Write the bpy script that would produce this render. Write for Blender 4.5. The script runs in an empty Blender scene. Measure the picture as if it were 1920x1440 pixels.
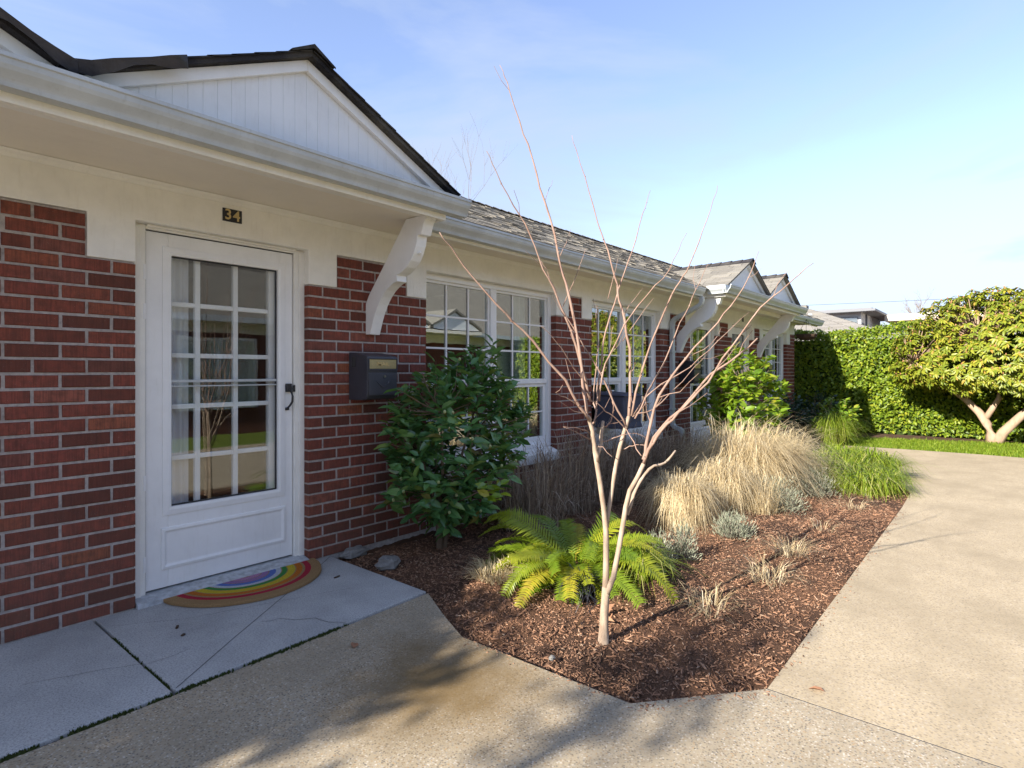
import bpy, math, random
import numpy as np
from mathutils import Matrix, Vector

# ------------------------------------------------------------------ scene, camera, light
S = bpy.context.scene
COL = S.collection
random.seed(7)
RNG = np.random.default_rng(11)
R = math.radians

cam_d = bpy.data.cameras.new("camera")
cam = bpy.data.objects.new("camera", cam_d)
COL.objects.link(cam)
cam.location = (0.0, -3.606, 1.285)
cam.rotation_euler = (R(90), 0, -R(49.939))
cam_d.sensor_width = 36.0
cam_d.lens = 36.0 * 1100 / 1920
cam_d.shift_y = -23 / 1920
cam_d.clip_start = 0.05
cam_d.clip_end = 2000
S.camera = cam

SUN_DIR = Vector((1.9, -0.27, -1.0)).normalized()       # the way the light travels
SUN_EL = math.asin(-SUN_DIR.z)
sun_d = bpy.data.lights.new("sun", 'SUN')
sun_d.energy = 4.5
sun_d.angle = R(0.55)
sun_d.color = (1.0, 0.93, 0.82)
sun = bpy.data.objects.new("sun", sun_d)
COL.objects.link(sun)
sun.location = (-10, 2, 12)
sun.rotation_euler = SUN_DIR.to_track_quat('-Z', 'Y').to_euler()

W = bpy.data.worlds.new("World")
S.world = W
W.use_nodes = True
wt = W.node_tree
wt.nodes.clear()
def wn(t, **kw):
    n = wt.nodes.new(t)
    for k, v in kw.items():
        setattr(n, k, v)
    return n
w_out = wn('ShaderNodeOutputWorld')
w_bg = wn('ShaderNodeBackground')
w_bg.inputs['Strength'].default_value = 0.115
sky = wn('ShaderNodeTexSky', sky_type='NISHITA', sun_disc=False)
sky.sun_elevation = SUN_EL
sky.sun_rotation = math.atan2(-SUN_DIR.x, -SUN_DIR.y)
sky.altitude = 50
sky.air_density = 1.0
sky.dust_density = 0.1
sky.ozone_density = 2.2
tc = wn('ShaderNodeTexCoord')
mp = wn('ShaderNodeMapping')
mp.inputs['Scale'].default_value = (1.0, 1.0, 3.4)
mp.inputs['Rotation'].default_value = (0.1, 0.15, 0.4)
n1 = wn('ShaderNodeTexNoise')
n1.inputs['Scale'].default_value = 1.5
n1.inputs['Detail'].default_value = 7
n1.inputs['Roughness'].default_value = 0.55
n1.inputs['Distortion'].default_value = 0.6
cr = wn('ShaderNodeValToRGB')
cr.color_ramp.elements[0].position = 0.42
cr.color_ramp.elements[0].color = (0.12, 0.12, 0.12, 1)
cr.color_ramp.elements[1].position = 0.62
cr.color_ramp.elements[1].color = (0.85, 0.85, 0.85, 1)
mx = wn('ShaderNodeMix', data_type='RGBA')
mx.inputs['B'].default_value = (1.90, 2.25, 2.92, 1)
wt.links.new(tc.outputs['Generated'], mp.inputs['Vector'])
wt.links.new(mp.outputs['Vector'], n1.inputs['Vector'])
wt.links.new(n1.outputs['Fac'], cr.inputs['Fac'])
sz_ = wn('ShaderNodeSeparateXYZ')
wt.links.new(tc.outputs['Generated'], sz_.inputs[0])
hz = wn('ShaderNodeMapRange', interpolation_type='SMOOTHSTEP')
hz.inputs['From Min'].default_value = 0.42
hz.inputs['From Max'].default_value = 0.0
hz.inputs['To Min'].default_value = 0.0
hz.inputs['To Max'].default_value = 0.92
wt.links.new(sz_.outputs['Z'], hz.inputs['Value'])
vm = wn('ShaderNodeMath', operation='MAXIMUM')
wt.links.new(cr.outputs['Color'], vm.inputs[0])
wt.links.new(hz.outputs[0], vm.inputs[1])
wt.links.new(vm.outputs[0], mx.inputs['Factor'])
tint = wn('ShaderNodeMix', data_type='RGBA', blend_type='MULTIPLY')
tint.inputs['Factor'].default_value = 1.0
tint.inputs['B'].default_value = (1.05, 0.93, 1.0, 1)
wt.links.new(sky.outputs['Color'], tint.inputs['A'])
wt.links.new(tint.outputs['Result'], mx.inputs['A'])
wt.links.new(mx.outputs['Result'], w_bg.inputs['Color'])
wt.links.new(w_bg.outputs['Background'], w_out.inputs['Surface'])

S.view_settings.view_transform = 'Standard'
S.view_settings.look = 'None'
S.view_settings.exposure = 1.55
S.view_settings.gamma = 1.0
S.view_settings.use_curve_mapping = False
S.render.engine = 'CYCLES'
S.cycles.max_bounces = 8
S.cycles.transparent_max_bounces = 12

# ------------------------------------------------------------------ material helpers
class NT:
    """small wrapper round one material's node tree"""
    def __init__(self, name):
        self.m = bpy.data.materials.new(name)
        self.m.use_nodes = True
        self.t = self.m.node_tree
        self.p = self.t.nodes['Principled BSDF']
        self.out = self.t.nodes['Material Output']
    def n(self, typ, **kw):
        x = self.t.nodes.new(typ)
        for k, v in kw.items():
            if k in ('inp',):
                for a, b in v.items():
                    x.inputs[a].default_value = b
            else:
                setattr(x, k, v)
        return x
    def l(self, a, b):
        self.t.links.new(a, b)
    def coord(self, scale=(1, 1, 1), rot=(0, 0, 0), kind='geo'):
        if kind == 'geo':
            o = self.n('ShaderNodeNewGeometry').outputs['Position']
        else:
            o = self.n('ShaderNodeTexCoord').outputs['Object']
        mp = self.n('ShaderNodeMapping', inp={'Scale': scale, 'Rotation': rot})
        self.l(o, mp.inputs['Vector'])
        return mp.outputs['Vector']
    def noise(self, vec, scale, detail=4, rough=0.55, dist=0.0):
        x = self.n('ShaderNodeTexNoise', inp={'Scale': scale, 'Detail': detail, 'Roughness': rough, 'Distortion': dist})
        self.l(vec, x.inputs['Vector'])
        return x.outputs['Fac']
    def ramp(self, fac, stops, interp='LINEAR'):
        x = self.n('ShaderNodeValToRGB')
        e = x.color_ramp.elements
        x.color_ramp.interpolation = interp
        while len(e) < len(stops):
            e.new(0.5)
        for i, (p, c) in enumerate(stops):
            e[i].position = p
            e[i].color = (*c, 1) if len(c) == 3 else c
        self.l(fac, x.inputs['Fac'])
        return x.outputs['Color']
    def mix(self, fac, a, b, mode='MIX'):
        x = self.n('ShaderNodeMix', data_type='RGBA', blend_type=mode)
        for s, v in (('Factor', fac), ('A', a), ('B', b)):
            if hasattr(v, 'node'):
                self.l(v, x.inputs[s])
            elif isinstance(v, (int, float)):
                x.inputs[s].default_value = v if s == 'Factor' else (v, v, v, 1)
            else:
                x.inputs[s].default_value = (*v, 1)
        return x.outputs['Result']
    def math(self, op, a, b=None, c=None):
        x = self.n('ShaderNodeMath', operation=op)
        for i, v in enumerate((a, b, c)):
            if v is None:
                continue
            if hasattr(v, 'node'):
                self.l(v, x.inputs[i])
            else:
                x.inputs[i].default_value = v
        return x.outputs[0]
    def rand(self):
        """one random number for each piece, whether it is its own object or an island of a mesh"""
        a = self.n('ShaderNodeObjectInfo').outputs['Random']
        b = self.n('ShaderNodeNewGeometry').outputs['Random Per Island']
        return self.math('FRACT', self.math('ADD', a, b))
    def bump(self, h, strength=0.3, dist=0.01, prev=None):
        x = self.n('ShaderNodeBump', inp={'Strength': strength, 'Distance': dist})
        self.l(h, x.inputs['Height'])
        if prev is not None:
            self.l(prev, x.inputs['Normal'])
        self.l(x.outputs['Normal'], self.p.inputs['Normal'])
        return x.outputs['Normal']
    def base(self, c):
        if hasattr(c, 'node'):
            self.l(c, self.p.inputs['Base Color'])
        else:
            self.p.inputs['Base Color'].default_value = (*c, 1)
    def set(self, rough=0.6, spec=0.5, metal=0.0):
        self.p.inputs['Roughness'].default_value = rough
        self.p.inputs['Specular IOR Level'].default_value = spec
        self.p.inputs['Metallic'].default_value = metal

M = {}
def paint(name, col, rough=0.5, dirt=0.10, bump=0.08, scale=6.0, spec=0.4):
    k = NT(name)
    v = k.coord()
    f = k.noise(v, scale, 6, 0.6)
    f2 = k.noise(k.coord((18, 18, 2.5)), 3.0, 5, 0.6)
    d = k.ramp(f, [(0.40, (0, 0, 0)), (0.75, (1, 1, 1))])
    c = k.mix(d, col, tuple(x * (1 - dirt) for x in col))
    d2 = k.ramp(f2, [(0.55, (0, 0, 0)), (0.80, (1, 1, 1))])
    dd = k.math('MULTIPLY', d2, dirt * 1.6)
    c = k.mix(dd, c, (col[0] * .55, col[1] * .50, col[2] * .42))
    k.base(c)
    k.set(rough, spec)
    k.bump(k.noise(v, scale * 7, 5, 0.6), bump, 0.01)
    M[name] = k.m
    return k.m

paint('white_paint', (0.86, 0.86, 0.85), 0.45, 0.09)
paint('white_trim', (0.88, 0.86, 0.80), 0.5, 0.11, 0.25)
paint('white_vinyl', (0.86, 0.86, 0.86), 0.30, 0.03, 0.01)
paint('soffit_paint', (0.84, 0.78, 0.67), 0.55, 0.07, 0.05, 3.0)
paint('gutter_metal', (0.50, 0.53, 0.54), 0.38, 0.22, 0.02, 5.0, 0.5)
paint('gable_paint', (0.78, 0.79, 0.80), 0.5, 0.10, 0.05, 4.0)
paint('dark_metal', (0.030, 0.030, 0.034), 0.42, 0.2, 0.03)
paint('flashing', (0.052, 0.052, 0.065), 0.40, 0.35, 0.25, 7.0)
paint('sill_paint', (0.48, 0.50, 0.52), 0.6, 0.5, 0.2, 30.0)
paint('cover_fabric', (0.075, 0.078, 0.110), 0.75, 0.2, 0.25, 9.0)
paint('curtain', (0.84, 0.84, 0.88), 0.85, 0.05, 0.05)
paint('interior_paint', (0.34, 0.33, 0.31), 0.9, 0.1, 0.0)
paint('interior_dark', (0.10, 0.095, 0.09), 0.9, 0.1, 0.0)
paint('coir_basket', (0.085, 0.05, 0.03), 0.95, 0.4, 0.8, 30)
paint('stone_grey', (0.26, 0.25, 0.235), 0.9, 0.4, 0.8, 14)
paint('modern_grey', (0.56, 0.58, 0.60), 0.6, 0.05, 0.02)
paint('modern_dark', (0.16, 0.165, 0.18), 0.5, 0.05, 0.02)
paint('modern_beige', (0.58, 0.52, 0.42), 0.7, 0.05, 0.02)
paint('orange_panel', (0.62, 0.25, 0.13), 0.7, 0.05, 0.02)
paint('asphalt_line', (0.06, 0.06, 0.06), 0.9, 0.2, 0.2)

def brass(name, col, rough):
    k = NT(name)
    k.base(k.mix(k.noise(k.coord(), 60, 4), col, tuple(x * .7 for x in col)))
    k.set(rough, 0.5, 1.0)
    M[name] = k.m
paint('brass', (0.60, 0.45, 0.19), 0.35, 0.2, 0.05, 20, 0.7)
brass('brass_plate', (0.55, 0.46, 0.25), 0.45)
brass('nickel', (0.40, 0.38, 0.35), 0.3)

# brick: wire-cut face, colour differs brick by brick
k = NT('brick')
r = k.rand()
c = k.ramp(r, [(0.0, (0.135, 0.048, 0.034)), (0.25, (0.205, 0.060, 0.041)), (0.55, (0.265, 0.074, 0.049)),
               (0.80, (0.245, 0.068, 0.052)), (0.92, (0.335, 0.108, 0.055)), (0.96, (0.30, 0.100, 0.075)), (1.0, (0.165, 0.062, 0.046))])
v = k.coord((150, 150, 6))
g = k.noise(v, 1.0, 3, 0.6)
v2 = k.coord()
blotch = k.noise(v2, 22, 5, 0.65)
c = k.mix(k.ramp(blotch, [(0.42, (0, 0, 0)), (0.72, (0.8, 0.8, 0.8))]), c, (0.100, 0.045, 0.034))
c = k.mix(k.ramp(g, [(0.40, (0.40, 0.40, 0.40)), (0.56, (0, 0, 0))]), c, (0.075, 0.032, 0.024))
sz = k.n('ShaderNodeSeparateXYZ')
k.l(v2, sz.inputs[0])
# dust and splashed soil on the lowest courses, and lime specks
low = k.n('ShaderNodeMapRange', inp={'From Min': 0.75, 'From Max': 0.0, 'To Min': 0.0, 'To Max': 0.55})
k.l(sz.outputs['Z'], low.inputs['Value'])
c = k.mix(k.math('MULTIPLY', low.outputs[0], k.ramp(k.noise(v2, 5, 4), [(0.3, (.35, .35, .35)), (.7, (1, 1, 1))])), c, (0.150, 0.090, 0.062))
speck = k.noise(v2, 260, 2, 0.5)
c = k.mix(k.ramp(speck, [(0.70, (0, 0, 0)), (0.76, (0.55, 0.55, 0.55))]), c, (0.42, 0.36, 0.31))
k.base(c)
k.set(0.85, 0.25)
b = k.bump(g, 0.55, 0.006)
k.bump(k.noise(v2, 190, 4, 0.7), 0.45, 0.004, b)
M['brick'] = k.m

k = NT('mortar')
v = k.coord()
c = k.ramp(k.noise(v, 35, 6, 0.7), [(0.25, (0.27, 0.235, 0.215)), (0.5, (0.42, 0.375, 0.35)), (0.75, (0.56, 0.515, 0.48))])
k.base(c); k.set(0.95, 0.2)
k.bump(k.noise(v, 220, 4, 0.7), 0.7, 0.006)
M['mortar'] = k.m

def shingle_mat(name, ca, cb, cc):
    k = NT(name)
    r = k.rand()
    c = k.ramp(r, [(0.0, ca), (0.4, cb), (0.75, cc), (1.0, ca)])
    v = k.coord()
    c = k.mix(k.ramp(k.noise(v, 170, 3, 0.8), [(0.35, (0.7, 0.7, 0.7)), (0.65, (0, 0, 0))]), c, tuple(x * .35 for x in ca))
    c = k.mix(k.ramp(k.noise(v, 2.3, 5, 0.6), [(0.45, (0, 0, 0)), (0.75, (.5, .5, .5))]), c, (0.27, 0.245, 0.195))
    k.base(c); k.set(0.95, 0.15)
    k.bump(k.noise(v, 240, 3, 0.7), 0.6, 0.004)
    M[name] = k.m
shingle_mat('shingle', (0.22, 0.195, 0.16), (0.36, 0.325, 0.27), (0.46, 0.42, 0.35))
shingle_mat('shingle_grey', (0.21, 0.195, 0.17), (0.27, 0.25, 0.215), (0.32, 0.295, 0.255))
shingle_mat('shingle_dark', (0.028, 0.027, 0.030), (0.040, 0.038, 0.042), (0.055, 0.05, 0.052))
shingle_mat('shingle_pale', (0.27, 0.25, 0.225), (0.32, 0.30, 0.27), (0.36, 0.335, 0.30))

# concrete of the door slab: cool grey, fine speckle
def concrete(name, lo, hi, speck, dark):
    k = NT(name)
    v = k.coord()
    c = k.ramp(k.noise(v, 2.6, 8, 0.65), [(0.3, lo), (0.7, hi)])
    c = k.mix(k.ramp(k.noise(v, 130, 4, 0.75), [(0.38, (0.75, 0.75, 0.75)), (0.55, (0, 0, 0))]), c, dark)
    c = k.mix(k.ramp(k.noise(v, 190, 2, 0.6), [(0.62, (0, 0, 0)), (0.72, (0.6, 0.6, 0.6))]), c, speck)
    c = k.mix(k.ramp(k.noise(k.coord((1, 1.6, 1)), 1.1, 6, 0.7), [(0.55, (0, 0, 0)), (0.8, (0.5, 0.5, 0.5))]), c, tuple(x * .62 for x in lo))
    k.base(c); k.set(0.92, 0.2)
    b = k.bump(k.noise(v, 160, 4, 0.7), 0.5, 0.004)
    k.bump(k.noise(v, 14, 5, 0.6), 0.25, 0.01, b)
    M[name] = k.m
concrete('slab_concrete', (0.335, 0.335, 0.33), (0.50, 0.50, 0.49), (0.68, 0.68, 0.67), (0.20, 0.20, 0.20))

# exposed aggregate: pebbles of several browns in a sandy matrix
def aggregate(name, matrix, cols, scale, stain):
    k = NT(name)
    v = k.coord((1, 1, 0.3))
    vo = k.n('ShaderNodeTexVoronoi', inp={'Scale': scale, 'Randomness': 1.0})
    k.l(v, vo.inputs['Vector'])
    sp = k.n('ShaderNodeSeparateColor')
    k.l(vo.outputs['Color'], sp.inputs[0])
    peb = k.ramp(sp.outputs[0], cols)
    edge = k.ramp(vo.outputs['Distance'], [(0.34, (0, 0, 0)), (0.58, (1, 1, 1))])
    worn = k.ramp(k.noise(v, 3.0, 6, 0.7), [(0.35, (0.15, 0.15, 0.15)), (0.65, (0.85, 0.85, 0.85))])
    c = k.mix(k.math('MAXIMUM', edge, k.math('MULTIPLY', worn, 0.22)), peb, matrix)
    c = k.mix(k.ramp(k.noise(v, 1.4, 7, 0.7), [(0.40, (0, 0, 0)), (0.74, (.8, .8, .8))]), c, tuple(x * .58 for x in matrix))
    c = k.mix(k.ramp(k.noise(k.coord((.5, 1.8, 1), (0, 0, .5)), 2.2, 8, 0.72), [(0.52, (0, 0, 0)), (0.74, (.55, .55, .55))]), c, tuple(x * .62 for x in matrix))
    c = k.mix(k.ramp(k.noise(v, 9, 3, 0.6), [(0.68, (0, 0, 0)), (0.80, (.5, .5, .5))]), c, tuple(min(1, x * 1.45) for x in matrix))
    if stain:                                   # the wet, mossy-brown patch on the walk
        sx = k.n('ShaderNodeVectorMath', operation='DISTANCE')
        k.l(k.n('ShaderNodeNewGeometry').outputs['Position'], sx.inputs[0])
        sx.inputs[1].default_value = (1.72, -1.82, 0)
        dd = k.math('ADD', sx.outputs['Value'], k.math('MULTIPLY', k.noise(v, 3.5, 5, 0.65), 0.55))
        c = k.mix(k.ramp(dd, [(0.42, (.78, .78, .78)), (0.85, (0, 0, 0))]), c, (0.130, 0.078, 0.022))
    k.base(c); k.set(0.88, 0.25)
    b = k.bump(vo.outputs['Distance'], -1.0, 0.008)
    k.bump(k.noise(v, 220, 3, 0.7), 0.4, 0.003, b)
    M[name] = k.m
PEB = [(0.0, (0.07, 0.062, 0.055)), (0.2, (0.44, 0.37, 0.28)), (0.4, (0.20, 0.14, 0.085)), (0.6, (0.60, 0.54, 0.45)),
       (0.8, (0.11, 0.105, 0.10)), (1.0, (0.40, 0.26, 0.13))]
aggregate('aggregate_walk', (0.375, 0.312, 0.218), PEB, 125, True)
PEB2 = [(0.0, (0.18, 0.145, 0.105)), (0.3, (0.43, 0.36, 0.265)), (0.6, (0.26, 0.205, 0.14)), (1.0, (0.50, 0.43, 0.335))]
aggregate('tan_walk', (0.435, 0.350, 0.232), PEB2, 105, False)

k = NT('mulch')
v = k.coord()
c = k.ramp(k.noise(v, 130, 6, 0.75), [(0.25, (0.07, 0.038, 0.025)), (0.5, (0.17, 0.092, 0.055)), (0.75, (0.30, 0.17, 0.10))])
c = k.mix(k.ramp(k.noise(v, 1.7, 5, 0.6), [(0.42, (0, 0, 0)), (0.62, (0.75, 0.75, 0.75))]), c, (0.045, 0.030, 0.024))
k.base(c); k.set(1.0, 0.1)
k.bump(k.noise(v, 110, 6, 0.75), 1.0, 0.02)
M['mulch'] = k.m

k = NT('mulch_chip')
c = k.ramp(k.rand(), [(0.0, (0.11, 0.062, 0.042)), (0.4, (0.23, 0.122, 0.072)), (0.8, (0.34, 0.185, 0.110)), (0.95, (0.42, 0.25, 0.155)), (1.0, (0.50, 0.36, 0.25))])
k.base(k.mix(k.ramp(k.noise(k.coord(), 1.7, 5, 0.6), [(0.46, (0, 0, 0)), (0.66, (0.45, 0.45, 0.45))]), c, (0.095, 0.060, 0.044)))
k.set(0.95, 0.15)
M['mulch_chip'] = k.m

def soil(name, a, b, scale):
    k = NT(name); v = k.coord()
    k.base(k.ramp(k.noise(v, scale, 7, 0.7), [(0.3, a), (0.7, b)])); k.set(1.0, 0.1)
    k.bump(k.noise(v, scale * 3, 5), 0.6, 0.02)
    M[name] = k.m
soil('soil', (0.05, 0.032, 0.022), (0.13, 0.080, 0.055), 12)
soil('lawn_soil', (0.09, 0.13, 0.02), (0.16, 0.19, 0.035), 9)
soil('moss', (0.030, 0.050, 0.012), (0.075, 0.085, 0.030), 60)

def leafy(name, stops, rough=0.45, trans=0.25, spec=0.4, tcol=None, whole=False):
    """leaf: colour from leaf to leaf, some light let through"""
    k = NT(name)
    rn_ = k.rand()
    if whole:                                   # one tone for the whole frond, little change within it
        rn_ = k.math('MULTIPLY_ADD', rn_, 0.16, k.math('MULTIPLY', k.n('ShaderNodeObjectInfo').outputs['Random'], 0.84))
    c = k.ramp(rn_, stops)
    v = k.coord()
    c = k.mix(k.math('MULTIPLY', k.noise(v, 45, 3, 0.6), 0.35), c, tuple(x * .6 for x in stops[len(stops) // 2][1]))
    k.base(c); k.set(rough, spec)
    tr = k.n('ShaderNodeBsdfTranslucent')
    k.l(k.mix(0.5, c, tcol or tuple(min(1, x * 1.5) for x in stops[-1][1])), tr.inputs['Color'])
    ms = k.n('ShaderNodeMixShader', inp={'Fac': trans})
    k.l(k.p.outputs[0], ms.inputs[1]); k.l(tr.outputs[0], ms.inputs[2])
    k.l(ms.outputs[0], k.out.inputs['Surface'])
    M[name] = k.m
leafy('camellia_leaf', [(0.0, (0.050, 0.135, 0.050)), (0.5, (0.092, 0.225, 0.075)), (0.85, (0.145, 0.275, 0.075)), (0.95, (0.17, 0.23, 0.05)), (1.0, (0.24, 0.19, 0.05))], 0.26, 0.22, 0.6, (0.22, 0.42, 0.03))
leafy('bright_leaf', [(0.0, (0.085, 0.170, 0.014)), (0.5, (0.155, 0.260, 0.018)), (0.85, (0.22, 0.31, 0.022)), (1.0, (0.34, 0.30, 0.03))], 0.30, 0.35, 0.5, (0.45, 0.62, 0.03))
leafy('hedge_leaf', [(0.0, (0.055, 0.115, 0.014)), (0.5, (0.175, 0.255, 0.018)), (0.9, (0.26, 0.32, 0.022)), (1.0, (0.34, 0.33, 0.03))], 0.45, 0.30, 0.35, (0.35, 0.50, 0.02))
leafy('rhodo_leaf', [(0.0, (0.11, 0.165, 0.016)), (0.45, (0.195, 0.235, 0.020)), (0.80, (0.28, 0.295, 0.028)), (0.94, (0.38, 0.34, 0.035)), (1.0, (0.42, 0.24, 0.06))], 0.42, 0.25, 0.4, (0.42, 0.42, 0.03))
leafy('rhodo_bud', [(0.0, (0.30, 0.13, 0.06)), (1.0, (0.42, 0.24, 0.11))], 0.6, 0.1)
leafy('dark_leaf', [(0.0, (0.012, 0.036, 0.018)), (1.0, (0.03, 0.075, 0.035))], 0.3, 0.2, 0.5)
leafy('fern_leaf', [(0.0, (0.085, 0.17, 0.014)), (0.4, (0.17, 0.25, 0.016)), (0.75, (0.29, 0.31, 0.022)), (0.93, (0.42, 0.34, 0.03)), (1.0, (0.34, 0.20, 0.07))], 0.42, 0.35, 0.4, (0.50, 0.60, 0.03), True)
leafy('blond_grass', [(0.0, (0.36, 0.25, 0.12)), (0.4, (0.62, 0.48, 0.27)), (0.8, (0.74, 0.61, 0.38)), (1.0, (0.84, 0.74, 0.54))], 0.7, 0.3, 0.25)
leafy('brown_stalk', [(0.0, (0.16, 0.115, 0.080)), (0.5, (0.33, 0.25, 0.18)), (1.0, (0.55, 0.45, 0.34))], 0.85, 0.1, 0.2)
leafy('strap_leaf', [(0.0, (0.11, 0.19, 0.014)), (0.5, (0.22, 0.30, 0.020)), (0.85, (0.28, 0.33, 0.035)), (1.0, (0.50, 0.44, 0.18))], 0.4, 0.3, 0.4, (0.45, 0.60, 0.05))
leafy('black_strap', [(0.0, (0.010, 0.010, 0.012)), (1.0, (0.035, 0.033, 0.036))], 0.35, 0.0, 0.6)
leafy('silver_leaf', [(0.0, (0.17, 0.19, 0.13)), (0.6, (0.33, 0.35, 0.26)), (1.0, (0.46, 0.46, 0.34))], 0.8, 0.2, 0.2)
leafy('lawn_blade', [(0.0, (0.10, 0.19, 0.012)), (0.5, (0.21, 0.31, 0.018)), (1.0, (0.36, 0.40, 0.06))], 0.5, 0.35, 0.3, (0.45, 0.65, 0.04))
leafy('dry_leaf', [(0.0, (0.20, 0.09, 0.05)), (0.5, (0.34, 0.17, 0.10)), (1.0, (0.45, 0.30, 0.16))], 0.8, 0.15, 0.2)
leafy('flower_bud', [(0.0, (0.25, 0.33, 0.12)), (1.0, (0.42, 0.45, 0.22))], 0.5, 0.1, 0.4)

def bark(name, a, b, scale=(30, 30, 8)):
    k = NT(name); v = k.coord(scale)
    k.base(k.ramp(k.noise(v, 1.0, 6, 0.65), [(0.3, a), (0.7, b)])); k.set(0.8, 0.2)
    k.bump(k.noise(v, 2.0, 5), 0.4, 0.004)
    M[name] = k.m
bark('myrtle_bark', (0.235, 0.165, 0.115), (0.46, 0.36, 0.27), (22, 22, 9))
bark('myrtle_shoot', (0.22, 0.135, 0.100), (0.34, 0.235, 0.185))
bark('grey_bark', (0.16, 0.125, 0.10), (0.27, 0.22, 0.18))
bark('rhodo_bark', (0.30, 0.20, 0.135), (0.44, 0.32, 0.23), (14, 14, 5))
bark('camellia_bark', (0.15, 0.105, 0.07), (0.25, 0.185, 0.13))

# glass: mirror-like at a slant, clear straight on
def glass(name, f0, tint):
    k = NT(name)
    g = k.n('ShaderNodeNewGeometry')
    dt = k.n('ShaderNodeVectorMath', operation='DOT_PRODUCT')
    k.l(g.outputs['Incoming'], dt.inputs[0]); k.l(g.outputs['Normal'], dt.inputs[1])
    cosv = k.math('ABSOLUTE', dt.outputs['Value'])
    f = k.math('POWER', k.math('SUBTRACT', 1.0, cosv), 5.0)
    f = k.math('ADD', f0, k.math('MULTIPLY', f, 1.0 - f0))
    tr = k.n('ShaderNodeBsdfTransparent', inp={'Color': (*tint, 1)})
    gl = k.n('ShaderNodeBsdfGlossy', inp={'Roughness': 0.0, 'Color': (0.95, 0.97, 0.97, 1)})
    bp = k.n('ShaderNodeBump', inp={'Strength': 0.03, 'Distance': 0.02})
    k.l(k.noise(k.coord(), 2.5, 2), bp.inputs['Height'])
    k.l(bp.outputs['Normal'], gl.inputs['Normal'])
    ms = k.n('ShaderNodeMixShader')
    k.l(f, ms.inputs[0]); k.l(tr.outputs[0], ms.inputs[1]); k.l(gl.outputs[0], ms.inputs[2])
    k.l(ms.outputs[0], k.out.inputs['Surface'])
    k.t.nodes.remove(k.p)
    M[name] = k.m
glass('window_glass', 0.30, (0.80, 0.86, 0.84))
glass('door_glass', 0.055, (0.95, 0.96, 0.96))

# doormat: coir with printed arcs
k = NT('doormat')
oc = k.n('ShaderNodeTexCoord').outputs['Object']
mpn = k.n('ShaderNodeMapping', inp={'Scale': (1 / 0.47, 1 / 0.45, 0)})
k.l(oc, mpn.inputs['Vector'])
ln = k.n('ShaderNodeVectorMath', operation='LENGTH')
k.l(mpn.outputs['Vector'], ln.inputs[0])
wob = k.math('MULTIPLY_ADD', k.noise(oc, 120, 3, 0.7), 0.02, -0.01)
rad = k.math('ADD', ln.outputs['Value'], wob)
coir = (0.52, 0.33, 0.16)
bands = [(0.0, coir), (0.12, (0.66, 0.34, 0.60)), (0.215, coir), (0.23, (0.46, 0.27, 0.60)), (0.315, coir), (0.325, (0.14, 0.28, 0.80)),
         (0.41, (0.72, 0.82, 0.92)), (0.475, coir), (0.487, (0.03, 0.36, 0.09)), (0.55, coir), (0.56, (0.85, 0.66, 0.05)),
         (0.655, coir), (0.67, (0.78, 0.22, 0.03)), (0.75, coir), (0.785, (0.62, 0.02, 0.08)), (0.86, coir)]
c = k.ramp(rad, bands, 'CONSTANT')
fib = k.noise(oc, 420, 4, 0.8)
c = k.mix(k.ramp(fib, [(0.40, (0.7, 0.7, 0.7)), (0.60, (0, 0, 0))]), c, (0.13, 0.07, 0.03))
k.base(c); k.set(1.0, 0.05)
k.bump(fib, 1.0, 0.008)
M['doormat'] = k.m

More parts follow.
